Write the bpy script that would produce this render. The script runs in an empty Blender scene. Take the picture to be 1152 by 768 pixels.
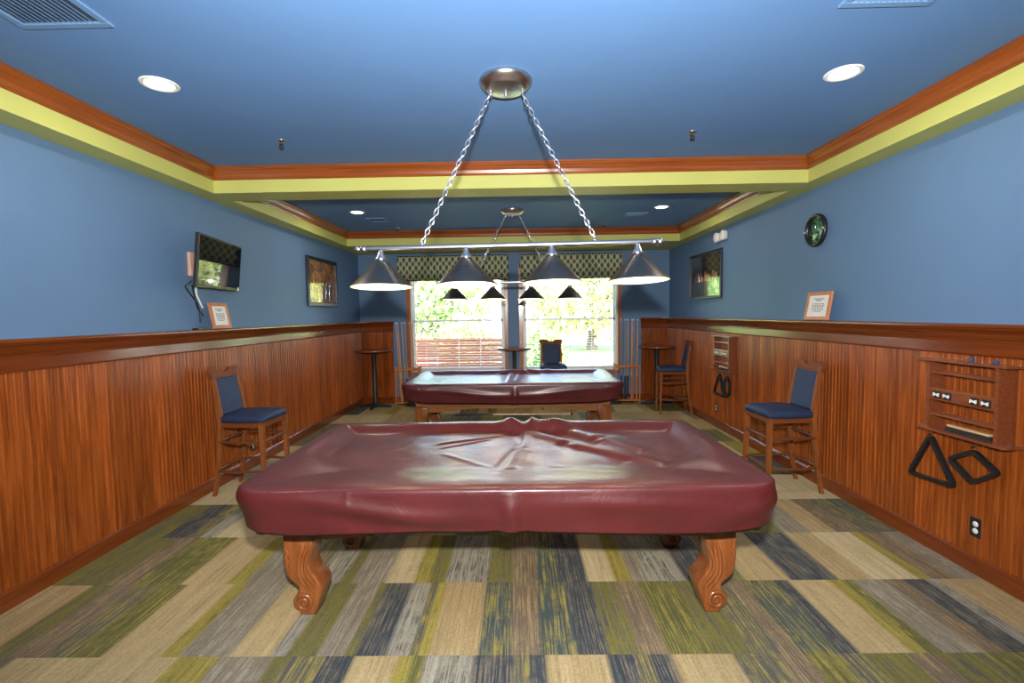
import bpy, bmesh, math, random
from mathutils import Vector, Matrix, noise as mnoise
random.seed(7)
PI = math.pi
scene = bpy.context.scene
COL = scene.collection

# ------------------------------------------------------------------ camera
YAW, PITCH, ROLL, FPX = 0.0127, 0.0576, 0.0150, 532.8
F = Vector((-math.sin(YAW)*math.cos(PITCH), math.cos(YAW)*math.cos(PITCH), -math.sin(PITCH)))
R0 = Vector((math.cos(YAW), math.sin(YAW), 0)); U0 = R0.cross(F)
R = math.cos(ROLL)*R0 - math.sin(ROLL)*U0
U = math.cos(ROLL)*U0 + math.sin(ROLL)*R0
cam = bpy.data.cameras.new('camera'); camo = bpy.data.objects.new('camera', cam); COL.objects.link(camo)
cam.sensor_width = 36; cam.sensor_fit = 'HORIZONTAL'; cam.lens = 36*FPX/1152; cam.clip_start = 0.02; cam.clip_end = 200
camo.matrix_world = Matrix(((R.x, U.x, -F.x, 0), (R.y, U.y, -F.y, 0), (R.z, U.z, -F.z, 1.62), (0, 0, 0, 1)))
scene.camera = camo

# ------------------------------------------------------------------ world, lights, exposure
scene.view_settings.view_transform = 'Standard'
scene.view_settings.look = 'None'
scene.view_settings.exposure = 0.27
scene.view_settings.gamma = 1.0
scene.view_settings.use_curve_mapping = False
scene.cycles.use_denoising = True
world = bpy.data.worlds.new('sky'); scene.world = world; world.use_nodes = True
wn = world.node_tree.nodes; wl = world.node_tree.links
sky = wn.new('ShaderNodeTexSky'); sky.sky_type = 'NISHITA'; sky.sun_disc = False
sky.sun_elevation = math.radians(50); sky.sun_rotation = math.radians(180); sky.air_density = 1.0; sky.dust_density = 3.0
wn['Background'].inputs['Strength'].default_value = 3.4
wl.new(sky.outputs[0], wn['Background'].inputs['Color'])

def light(name, kind, loc, energy, color, rot=(0, 0, 0), size=.1, parent=None):
    l = bpy.data.lights.new(name, kind); l.energy = energy; l.color = color
    if kind == 'AREA': l.shape = 'DISK'; l.size = size
    elif kind == 'SUN': l.angle = size
    else: l.shadow_soft_size = size
    o = bpy.data.objects.new(name, l); COL.objects.link(o); o.location = loc; o.rotation_euler = rot; o.parent = parent
    return o
light('sun', 'SUN', (0, -6, 20), 16.0, (1, .95, .86), rot=(math.radians(38), 0, math.radians(12)), size=.01)
FLASH = 640.0
fl = light('camera_flash', 'SPOT', (0.02, -0.02, 1.885), FLASH, (1, .96, .91), rot=(math.radians(90), 0, 0), size=.04)
fl.data.spot_size = math.radians(138); fl.data.spot_blend = .75
sp = light('camera_flash_bounce', 'SPOT', (0.02, -0.04, 1.90), 370.0, (1, .98, .96), rot=(math.radians(180-38), 0, 0), size=.05)
sp.data.spot_size = math.radians(150); sp.data.spot_blend = 1.0
CAN_W, BULB_W, SPOT_COL = 9.0, 6.0, (1, .90, .78)

# ------------------------------------------------------------------ materials
def newmat(name):
    m = bpy.data.materials.new(name); m.use_nodes = True
    nt = m.node_tree; return m, nt.nodes, nt.links, nt.nodes['Principled BSDF']
def ramp(n, stops):
    r = n.new('ShaderNodeValToRGB'); e = r.color_ramp.elements
    e[0].position, e[0].color = stops[0][0], (*stops[0][1], 1)
    e[1].position, e[1].color = stops[-1][0], (*stops[-1][1], 1)
    for p, c in stops[1:-1]:
        x = e.new(p); x.color = (*c, 1)
    return r
def coords(n, l, scale, kind='Object', rot=(0, 0, 0)):
    tc = n.new('ShaderNodeTexCoord'); mp = n.new('ShaderNodeMapping'); mp.inputs['Scale'].default_value = scale
    mp.inputs['Rotation'].default_value = rot
    l.new(tc.outputs[kind], mp.inputs['Vector']); return mp.outputs['Vector']
def noise(n, l, vec, scale, detail=4, rough=.55, dist=0):
    t = n.new('ShaderNodeTexNoise'); t.inputs['Scale'].default_value = scale; t.inputs['Detail'].default_value = detail
    t.inputs['Roughness'].default_value = rough; t.inputs['Distortion'].default_value = dist
    l.new(vec, t.inputs['Vector']); return t.outputs['Fac']
def bump(n, l, b, height, strength, dist=.01):
    k = n.new('ShaderNodeBump'); k.inputs['Strength'].default_value = strength; k.inputs['Distance'].default_value = dist
    l.new(height, k.inputs['Height']); l.new(k.outputs['Normal'], b.inputs['Normal'])
def plain(name, c, rough=.5, metal=0, spec=.5, var=.06, scale=6, bmp=0, bscale=200, coat=0):
    m, n, l, b = newmat(name)
    v = coords(n, l, (1, 1, 1)); f = noise(n, l, v, scale, 3)
    r = ramp(n, [(.3, tuple(x*(1-var) for x in c)), (.7, tuple(min(1, x*(1+var)) for x in c))])
    l.new(f, r.inputs['Fac']); l.new(r.outputs['Color'], b.inputs['Base Color'])
    b.inputs['Roughness'].default_value = rough; b.inputs['Metallic'].default_value = metal
    b.inputs['Specular IOR Level'].default_value = spec; b.inputs['Coat Weight'].default_value = coat
    if bmp: bump(n, l, b, noise(n, l, v, bscale, 2), bmp, .002)
    return m
def wood(name, dark, mid, lite, axis='z', rough=.3, coat=.3, board=0, baxis='y', scale=1.0):
    m, n, l, b = newmat(name)
    s = {'x': (1.2, 22, 22), 'y': (22, 1.2, 22), 'z': (22, 22, 1.2)}[axis]
    v = coords(n, l, tuple(q*scale for q in s))
    f = noise(n, l, v, 1.6, 5, .6, .5)
    r = ramp(n, [(.25, dark), (.5, mid), (.78, lite)]); l.new(f, r.inputs['Fac'])
    out = r.outputs['Color']
    if board:
        tc = n.new('ShaderNodeTexCoord'); sp = n.new('ShaderNodeSeparateXYZ'); l.new(tc.outputs['Object'], sp.inputs[0])
        mu = n.new('ShaderNodeMath'); mu.operation = 'MULTIPLY'; mu.inputs[1].default_value = 1/board
        l.new(sp.outputs[baxis.upper()], mu.inputs[0])
        fl = n.new('ShaderNodeMath'); fl.operation = 'FLOOR'; l.new(mu.outputs[0], fl.inputs[0])
        w = n.new('ShaderNodeTexWhiteNoise'); w.noise_dimensions = '1D'; l.new(fl.outputs[0], w.inputs['W'])
        hs = n.new('ShaderNodeHueSaturation')
        mr = n.new('ShaderNodeMapRange'); mr.inputs['To Min'].default_value = .75; mr.inputs['To Max'].default_value = 1.18
        l.new(w.outputs['Value'], mr.inputs['Value']); l.new(mr.outputs[0], hs.inputs['Value']); l.new(out, hs.inputs['Color'])
        out = hs.outputs['Color']
    l.new(out, b.inputs['Base Color']); b.inputs['Roughness'].default_value = rough
    b.inputs['Coat Weight'].default_value = coat; b.inputs['Coat Roughness'].default_value = .12
    b.inputs['Specular IOR Level'].default_value = .08 if 'stool' in name else .5
    bump(n, l, b, f, .06, .002)
    return m
WD, WM, WL = (.13, .025, .003), (.265, .060, .008), (.41, .108, .017)
M = {}
M['blue'] = plain('blue_paint', (.108, .20, .345), .62, var=.03, scale=2, bmp=.08, bscale=260)
M['ceiling_blue'] = plain('blue_ceiling_paint', (.105, .228, .46), .7, var=.03, scale=1.5, bmp=.05)
M['green'] = plain('lime_green_paint', (.50, .51, .135), .55, var=.03, scale=3, bmp=.05)
M['wood_z'] = wood('red_brown_wood_upright', WD, WM, WL, 'z', .24, 0, board=.086)
M['wood_zx'] = wood('red_brown_wood_upright_far', WD, WM, WL, 'z', .24, 0, board=.086, baxis='x')
M['wood_y'] = wood('red_brown_moulding', (.12, .024, .004), (.175, .036, .006), (.22, .050, .009), 'y', .2, .35)
M['wood_x'] = wood('red_brown_moulding_across', (.12, .024, .004), (.175, .036, .006), (.22, .050, .009), 'x', .2, .35)
CD, CM, CL = (.17, .038, .006), (.26, .062, .010), (.34, .092, .018)
M['crown_y'] = wood('orange_brown_crown', CD, CM, CL, 'y', .3, .2)
M['crown_x'] = wood('orange_brown_crown_across', CD, CM, CL, 'x', .3, .2)
M['casing'] = wood('orange_brown_casing', (.24, .07, .02), (.36, .11, .03), (.46, .16, .05), 'z', .3, .3)
M['stool_z'] = wood('stool_wood', (.13, .038, .010), (.225, .070, .019), (.32, .11, .034), 'z', .5, 0, scale=2)
M['stool_x'] = wood('stool_wood_across', (.10, .029, .008), (.17, .05, .014), (.25, .08, .025), 'x', .5, 0, scale=2)
M['stool_dark'] = wood('stool_stretcher_wood', (.07, .024, .01), (.13, .044, .017), (.2, .075, .03), 'x', .3, .3, scale=2)
M['table_wood'] = wood('carved_table_wood', (.13, .036, .009), (.22, .066, .017), (.31, .105, .031), 'z', .28, .4, scale=1.4)
M['table_wood_x'] = wood('table_apron_wood', (.17, .058, .014), (.27, .098, .026), (.36, .14, .045), 'x', .3, .4, scale=1)
M['rack_wood'] = wood('rack_wood', (.11, .028, .01), (.19, .05, .017), (.27, .08, .03), 'x', .3, .4, scale=2)
M['cue_light'] = wood('cue_maple', (.42, .22, .10), (.58, .33, .17), (.68, .42, .24), 'z', .25, .4)
M['cue_orange'] = wood('cue_orange_wood', (.38, .13, .045), (.5, .19, .075), (.6, .26, .11), 'z', .25, .4)
M['rack_orange'] = wood('stand_orange_wood', (.4, .13, .035), (.52, .18, .055), (.62, .25, .09), 'z', .3, .3)
M['cue_grey'] = plain('cue_grey', (.22, .24, .27), .35)
M['cue_dark'] = plain('cue_butt_dark', (.02, .022, .03), .3)
M['black'] = plain('black_plastic', (.012, .012, .013), .35)
M['black_metal'] = plain('black_cast_metal', (.014, .014, .016), .45, bmp=.1)
M['white'] = plain('white_plastic', (.78, .77, .74), .35)
M['vent'] = plain('blue_painted_vent', (.13, .25, .44), .5)
M['duct'] = plain('dark_blue_duct', (.035, .06, .10), .7)
M['nickel'] = plain('brushed_nickel', (.56, .54, .52), .28, metal=1, bmp=.05, bscale=300)
M['chrome'] = plain('bright_chain_steel', (.75, .75, .77), .18, metal=1)
def shade_mat():
    m, n, l, b = newmat('pewter_spun_metal')
    v = coords(n, l, (1, 1, 60)); f = noise(n, l, v, 6, 3)
    r = ramp(n, [(.3, (.155, .135, .118)), (.7, (.225, .198, .172))]); l.new(f, r.inputs['Fac'])
    l.new(r.outputs['Color'], b.inputs['Base Color']); b.inputs['Metallic'].default_value = 1
    b.inputs['Roughness'].default_value = .36; bump(n, l, b, f, .12, .001); return m
M['shade'] = shade_mat()
M['shade_in'] = plain('cream_enamel', (.86, .82, .60), .5)
M['navy'] = plain('navy_vinyl', (.022, .036, .085), .6, spec=.25, var=.15, scale=14, bmp=.2, bscale=320)
M['leather'] = plain('black_leather_net', (.02, .014, .014), .5, bmp=.2)
M['steel_bed'] = plain('slate', (.12, .12, .12), .6)
M['paper'] = plain('white_paper', (.82, .80, .76), .6)
M['ink'] = plain('grey_ink', (.16, .15, .15), .7)
M['sign_wood'] = wood('sign_orange_wood', (.42, .14, .06), (.55, .2, .09), (.64, .27, .13), 'z', .35, .2)
M['chalk'] = plain('blue_chalk', (.025, .07, .18), .8)
M['bristle'] = plain('black_bristle', (.012, .011, .01), .8, bmp=.5)
M['brush_wood'] = wood('pale_brush_wood', (.5, .28, .13), (.62, .38, .19), (.72, .48, .27), 'x', .4, .2)
M['beige'] = plain('beige_plate', (.62, .36, .26), .5)
M['blind'] = plain('white_blind', (.80, .78, .74), .4)
M['grass'] = plain('lawn', (.16, .24, .06), .9, var=.3, scale=4)
M['concrete'] = plain('pale_concrete', (.6, .58, .55), .85, var=.1, scale=2)
M['leaf'] = plain('leaf_green', (.26, .40, .10), .6, var=.3, scale=7)
M['leaf2'] = plain('leaf_olive', (.42, .46, .14), .6, var=.3, scale=7)
M['bark'] = plain('bark', (.12, .08, .05), .9, var=.3)
M['siding'] = plain('white_siding', (.72, .70, .66), .7)
M['roof'] = plain('grey_shingle', (.2, .19, .18), .9, var=.2, scale=20)
M['fence'] = wood('orange_fence_wood', (.24, .055, .008), (.33, .08, .013), (.40, .11, .02), 'x', .5, .1)
M['tin'] = plain('clip_steel', (.6, .62, .58), .25, metal=1)
def lamp_mat(name, col, s):
    m, n, l, b = newmat(name); b.inputs['Base Color'].default_value = (*col, 1)
    b.inputs['Emission Color'].default_value = (*col, 1); b.inputs['Emission Strength'].default_value = s; return m
M['lens'] = lamp_mat('lit_lens', (1, .90, .76), 6.0)
M['bulb'] = lamp_mat('lit_bulb', (1, .88, .62), 12.0)
def glass_mat(name='window_glass'):
    m, n, l, b = newmat(name)
    n.remove(b); tr = n.new('ShaderNodeBsdfTransparent'); gl = n.new('ShaderNodeBsdfGlossy'); gl.inputs['Roughness'].default_value = .02
    fr = n.new('ShaderNodeFresnel'); fr.inputs['IOR'].default_value = 1.45; mx = n.new('ShaderNodeMixShader')
    tr.inputs['Color'].default_value = (.93, .95, .94, 1)
    l.new(fr.outputs[0], mx.inputs[0]); l.new(tr.outputs[0], mx.inputs[1]); l.new(gl.outputs[0], mx.inputs[2])
    l.new(mx.outputs[0], n['Material Output'].inputs['Surface']); return m
M['glass'] = glass_mat()
def screen_mat():
    m, n, l, b = newmat('black_screen'); b.inputs['Base Color'].default_value = (.006, .006, .007, 1)
    b.inputs['Roughness'].default_value = .04; b.inputs['Specular IOR Level'].default_value = .5; return m
M['screen'] = screen_mat()
def vinyl():
    m, n, l, b = newmat('maroon_vinyl')
    v = coords(n, l, (1, 1, 1)); f = noise(n, l, v, 3, 4)
    r = ramp(n, [(.3, (.062, .0095, .011)), (.7, (.088, .0135, .015))]); l.new(f, r.inputs['Fac'])
    l.new(r.outputs['Color'], b.inputs['Base Color']); b.inputs['Roughness'].default_value = .42
    b.inputs['Specular IOR Level'].default_value = .3
    b.inputs['Coat Weight'].default_value = .33; b.inputs['Coat Roughness'].default_value = .25
    a = noise(n, l, v, 7, 5, .62, 1.4); c = noise(n, l, v, 420, 2)
    k = n.new('ShaderNodeBump'); k.inputs['Strength'].default_value = .22; k.inputs['Distance'].default_value = .02; l.new(a, k.inputs['Height'])
    k2 = n.new('ShaderNodeBump'); k2.inputs['Strength'].default_value = .12; k2.inputs['Distance'].default_value = .002; l.new(c, k2.inputs['Height'])
    l.new(k.outputs[0], k2.inputs['Normal']); l.new(k2.outputs[0], b.inputs['Normal']); return m
M['vinyl'] = vinyl()
def carpet_mat():
    m, n, l, b = newmat('striped_carpet')
    at = n.new('ShaderNodeAttribute'); at.attribute_name = 'carpet'
    v = coords(n, l, (120, 2.2, 1)); f = noise(n, l, v, 1, 3, .7, .0)
    v2 = coords(n, l, (34, 1.3, 1)); f2 = noise(n, l, v2, 1, 3, .6, .6)
    v3 = coords(n, l, (90, 60, 1)); f3 = noise(n, l, v3, 1, 2, .6)
    v4 = coords(n, l, (11, 6, 1)); f4 = noise(n, l, v4, 1, 4, .65, 1.2)
    at2 = n.new('ShaderNodeAttribute'); at2.attribute_name = 'carpet_accent'
    # thin accent lines and ragged patches of a second yarn
    s1 = ramp(n, [(.46, (0, 0, 0)), (.56, (1, 1, 1))]); l.new(f, s1.inputs[0])
    s4 = ramp(n, [(.34, (.15, .15, .15)), (.60, (1, 1, 1))]); l.new(f4, s4.inputs[0])
    mu = n.new('ShaderNodeMath'); mu.operation = 'MULTIPLY'; l.new(s1.outputs[0], mu.inputs[0]); l.new(s4.outputs[0], mu.inputs[1])
    mx = n.new('ShaderNodeMix'); mx.data_type = 'RGBA'; l.new(mu.outputs[0], mx.inputs[0])
    l.new(at.outputs['Color'], mx.inputs[6]); l.new(at2.outputs['Color'], mx.inputs[7])
    # tone streaks
    ad = n.new('ShaderNodeMath'); ad.operation = 'ADD'; l.new(f2, ad.inputs[0]); l.new(f3, ad.inputs[1])
    mr = n.new('ShaderNodeMapRange'); mr.inputs['From Min'].default_value = .6; mr.inputs['From Max'].default_value = 1.4
    mr.inputs['To Min'].default_value = .72; mr.inputs['To Max'].default_value = 1.28; l.new(ad.outputs[0], mr.inputs[0])
    hs = n.new('ShaderNodeHueSaturation'); l.new(mr.outputs[0], hs.inputs['Value']); l.new(mx.outputs[2], hs.inputs['Color'])
    l.new(hs.outputs[0], b.inputs['Base Color']); b.inputs['Roughness'].default_value = .95
    b.inputs['Specular IOR Level'].default_value = .1
    bump(n, l, b, f3, .35, .004); return m
M['carpet'] = carpet_mat()
def valance_mat():
    m, n, l, b = newmat('woven_ogee_fabric')
    tc = n.new('ShaderNodeTexCoord'); sp = n.new('ShaderNodeSeparateXYZ'); l.new(tc.outputs['Object'], sp.inputs[0])
    def math_(op, a, c=None):
        k = n.new('ShaderNodeMath'); k.operation = op
        for i, q in enumerate((a, c)):
            if q is None: continue
            if isinstance(q, (int, float)): k.inputs[i].default_value = q
            else: l.new(q, k.inputs[i])
        return k.outputs[0]
    ph = math_('MULTIPLY', sp.outputs['Z'], 2*PI/.30)
    w = math_('MULTIPLY', math_('SINE', ph), 1.1)
    a = math_('SINE', math_('ADD', math_('MULTIPLY', sp.outputs['X'], 2*PI/.22), w))
    c = math_('SINE', math_('SUBTRACT', math_('MULTIPLY', sp.outputs['X'], 2*PI/.22), w))
    p = math_('MULTIPLY', math_('ADD', math_('MULTIPLY', a, c), 1), .5)
    r = ramp(n, [(.0, (.05, .12, .17)), (.22, (.04, .08, .11)), (.42, (.34, .33, .10)), (.55, (.55, .54, .40)), (.68, (.34, .33, .10)), (.85, (.04, .08, .11)), (1, (.06, .13, .18))])
    l.new(p, r.inputs[0]); l.new(r.outputs[0], b.inputs['Base Color']); b.inputs['Roughness'].default_value = .85; return m
M['valance'] = valance_mat()
def art(name, stops, sc, seed=0, rough=.12):
    m, n, l, b = newmat(name)
    tc = n.new('ShaderNodeTexCoord'); mp = n.new('ShaderNodeMapping'); mp.inputs['Location'].default_value = (seed, seed*.7, seed*.3)
    mp.inputs['Scale'].default_value = sc; l.new(tc.outputs['Object'], mp.inputs[0])
    f = noise(n, l, mp.outputs[0], 1, 5, .65, 1.5); r = ramp(n, stops); l.new(f, r.inputs[0])
    l.new(r.outputs[0], b.inputs['Base Color']); b.inputs['Roughness'].default_value = rough; b.inputs['Coat Weight'].default_value = 1.0
    b.inputs['Coat Roughness'].default_value = .03; return m
M['art_warm'] = art('warm_brown_print', [(.3, (.02, .012, .01)), (.45, (.16, .06, .025)), (.58, (.34, .15, .07)), (.66, (.05, .04, .05)), (.8, (.45, .26, .14))], (7, 7, 6), 2.1)
M['art_dark'] = art('dark_print', [(.35, (.012, .012, .012)), (.5, (.04, .025, .015)), (.6, (.05, .06, .03)), (.75, (.12, .07, .03))], (8, 8, 8), 5.3)
M['art_people'] = art('orange_print', [(.3, (.05, .02, .01)), (.5, (.36, .15, .06)), (.62, (.5, .28, .16)), (.8, (.1, .05, .03))], (22, 22, 9), 1.3)
M['art_grey'] = art('grey_blue_print', [(.3, (.03, .04, .05)), (.7, (.09, .10, .12))], (5, 5, 14), 3.3)
M['clock_art'] = art('green_dial', [(.3, (.01, .02, .012)), (.46, (.02, .10, .05)), (.56, (.10, .26, .13)), (.64, (.55, .58, .5)), (.8, (.03, .06, .04))], (16, 16, 13), 4.4)

# ------------------------------------------------------------------ mesh helpers
class MB:
    """collects shapes and links them as ONE mesh object"""
    def __init__(s): s.v = []; s.f = []; s.mi = []; s.sm = []; s.cur = 0; s.smooth = False
    def add(s, vs, fs, smooth=None):
        o = len(s.v); s.v += [tuple(q) for q in vs]
        for f in fs:
            s.f.append([i+o for i in f]); s.mi.append(s.cur); s.sm.append(s.smooth if smooth is None else smooth)
        return s
    def bm(s, b, smooth=False):
        b.verts.index_update()
        s.add([v.co.copy() for v in b.verts], [[v.index for v in f.verts] for f in b.faces], smooth); b.free(); return s
    def box(s, x0, x1, y0, y1, z0, z1, bev=0, seg=2, rot=None, piv=None):
        b = bmesh.new(); bmesh.ops.create_cube(b, size=1)
        for v in b.verts: v.co = Vector(((x0+x1)/2+v.co.x*(x1-x0), (y0+y1)/2+v.co.y*(y1-y0), (z0+z1)/2+v.co.z*(z1-z0)))
        if bev: bmesh.ops.bevel(b, geom=list(b.edges), offset=bev, segments=seg, profile=.5, affect='EDGES')
        if rot is not None:
            p = Vector(piv or ((x0+x1)/2, (y0+y1)/2, (z0+z1)/2))
            for v in b.verts: v.co = rot @ (v.co-p)+p
        return s.bm(b, False)
    def tube(s, pts, rad, n=10, cap=True, squash=None):
        pts = [Vector(p) for p in pts]; m = len(pts); rad = rad if isinstance(rad, (list, tuple)) else [rad]*m
        up = None; vs = []
        for i, p in enumerate(pts):
            d = (pts[min(i+1, m-1)]-pts[max(i-1, 0)]).normalized()
            if up is None:
                up = Vector((0, 0, 1)) if abs(d.z) < .9 else Vector((1, 0, 0))
            a = d.cross(up).normalized(); up = a.cross(d).normalized()
            for k in range(n):
                t = 2*PI*(k+.5)/n
                vs.append(p+(a*math.cos(t)*(squash or 1)+up*math.sin(t))*rad[i])
        fs = [[i*n+k, i*n+(k+1) % n, (i+1)*n+(k+1) % n, (i+1)*n+k] for i in range(m-1) for k in range(n)]
        s.add(vs, fs, n > 4)
        if cap: s.add(vs[:n], [list(range(n))[::-1]], False); s.add(vs[-n:], [list(range(n))], False)
        return s
    def loop_tube(s, pts, rad, n=8):
        pts = [Vector(p) for p in pts]; m = len(pts); vs = []
        c = sum(pts, Vector())/m; nrm = (pts[0]-c).cross(pts[m//4]-c).normalized()
        for i, p in enumerate(pts):
            d = (pts[(i+1) % m]-pts[i-1]).normalized(); a = d.cross(nrm).normalized()
            for k in range(n):
                t = 2*PI*k/n; vs.append(p+(a*math.cos(t)+nrm*math.sin(t))*rad)
        fs = [[i*n+k, i*n+(k+1) % n, ((i+1) % m)*n+(k+1) % n, ((i+1) % m)*n+k] for i in range(m) for k in range(n)]
        return s.add(vs, fs, True)
    def lathe(s, prof, n=32, c=(0, 0, 0), axis='z', smooth=True):
        vs = []
        for r, z in prof:
            for k in range(n):
                t = 2*PI*k/n; x, y = r*math.cos(t), r*math.sin(t)
                q = {'z': (x, y, z), 'y': (x, z, y), 'x': (z, x, y)}[axis]
                vs.append((q[0]+c[0], q[1]+c[1], q[2]+c[2]))
        fs = []
        for i in range(len(prof)-1):
            for k in range(n):
                a, b_, cc, d = i*n+k, i*n+(k+1) % n, (i+1)*n+(k+1) % n, (i+1)*n+k
                if prof[i][0] < 1e-6: fs.append([a, cc, d])
                elif prof[i+1][0] < 1e-6: fs.append([a, b_, d])
                else: fs.append([a, b_, cc, d])
        return s.add(vs, fs, smooth)
    def prism(s, poly, d0, d1, axis='y', bev=0, smooth=False):
        """polygon in the plane normal to axis, swept from d0 to d1; axis y: (x,z), x: (y,z), z: (x,y)"""
        put = {'y': lambda a, b, d: (a, d, b), 'x': lambda a, b, d: (d, a, b), 'z': lambda a, b, d: (a, b, d)}[axis]
        b = bmesh.new(); A = [b.verts.new(put(p[0], p[1], d0)) for p in poly]; B = [b.verts.new(put(p[0], p[1], d1)) for p in poly]
        m = len(poly)
        for i in range(m): b.faces.new((A[i], A[(i+1) % m], B[(i+1) % m], B[i]))
        b.faces.new(A[::-1]); b.faces.new(B)
        bmesh.ops.recalc_face_normals(b, faces=b.faces)
        if bev:
            e = [x for x in b.edges if len(x.link_faces) == 2 and any(len(f.verts) > 4 for f in x.link_faces)]
            bmesh.ops.bevel(b, geom=e, offset=bev, segments=3, profile=.5, affect='EDGES')
        return s.bm(b, smooth)
    def sweep(s, prof, p0, p1, out, up=(0, 0, 1), m0=0, m1=0, closed=True):
        """profile (offset,z) swept p0->p1; m0/m1: mitre slope (shift along the run per unit offset)"""
        p0, p1, out, up = Vector(p0), Vector(p1), Vector(out), Vector(up); d = (p1-p0).normalized(); n = len(prof)
        vs = [p0+out*o+up*z+d*(o*m0) for o, z in prof]+[p1+out*o+up*z+d*(o*m1) for o, z in prof]
        rg = range(n if closed else n-1)
        s.add(vs, [[i, (i+1) % n, n+(i+1) % n, n+i] for i in rg], False)
        if closed: s.add(vs, [list(range(n))[::-1], list(range(n, 2*n))], False)
        return s
    def obj(s, name, mats, parent=None, loc=(0, 0, 0), rot=(0, 0, 0), fix=True):
        me = bpy.data.meshes.new(name); me.from_pydata(s.v, [], s.f)
        for m in (mats if isinstance(mats, (list, tuple)) else [mats]): me.materials.append(M[m] if isinstance(m, str) else m)
        me.polygons.foreach_set('material_index', s.mi); me.polygons.foreach_set('use_smooth', s.sm)
        if fix:
            b = bmesh.new(); b.from_mesh(me); bmesh.ops.recalc_face_normals(b, faces=b.faces); b.to_mesh(me); b.free()
        me.update()
        o = bpy.data.objects.new(name, me); COL.objects.link(o); o.location = loc; o.rotation_euler = rot; o.parent = parent
        return o
def tag(o, label=None, cat=None, group=None, kind=None):
    if label: o['label'] = label
    if cat: o['category'] = cat
    if group: o['group'] = group
    if kind: o['kind'] = kind
    return o
def thing(name, label, cat, loc=(0, 0, 0), rz=0, group=None, rot=None):
    o = bpy.data.objects.new(name, None); COL.objects.link(o); o.empty_display_size = .1
    o.location = loc; o.rotation_euler = rot or (0, 0, rz); return tag(o, label, cat, group)
def struct(o, label=None, cat=None): return tag(o, label, cat, None, 'structure')
def dup(o, loc, rz=None, label=None, parent=None):
    c = o.copy(); COL.objects.link(c)
    if parent is None:
        c.location = loc
        if rz is not None: c.rotation_euler = (0, 0, rz)
        if label: c['label'] = label
    else: c.parent = parent
    for ch in [q for q in bpy.data.objects if q.parent == o]: dup(ch, None, parent=c)
    return c

# ------------------------------------------------------------------ room dimensions
XL, XR, YF, YN = -2.9076, 2.7728, 8.71, -2.2
ZS, ZCB, ZC = 2.7427, 2.8548, 2.9602
XLI, XRI = -2.712, 2.583
B0, B1, B2, BN = 4.290, 4.586, 7.614, -1.9
CAPB, CAPT = 1.3275, 1.5223
RETL, RETR = -2.33, 2.29       # inner ends of the wainscot returns on the far wall
OP = [(-1.972, -.243), (.098, 1.832)]; WZ0, WZ1 = .57, 2.46

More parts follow.
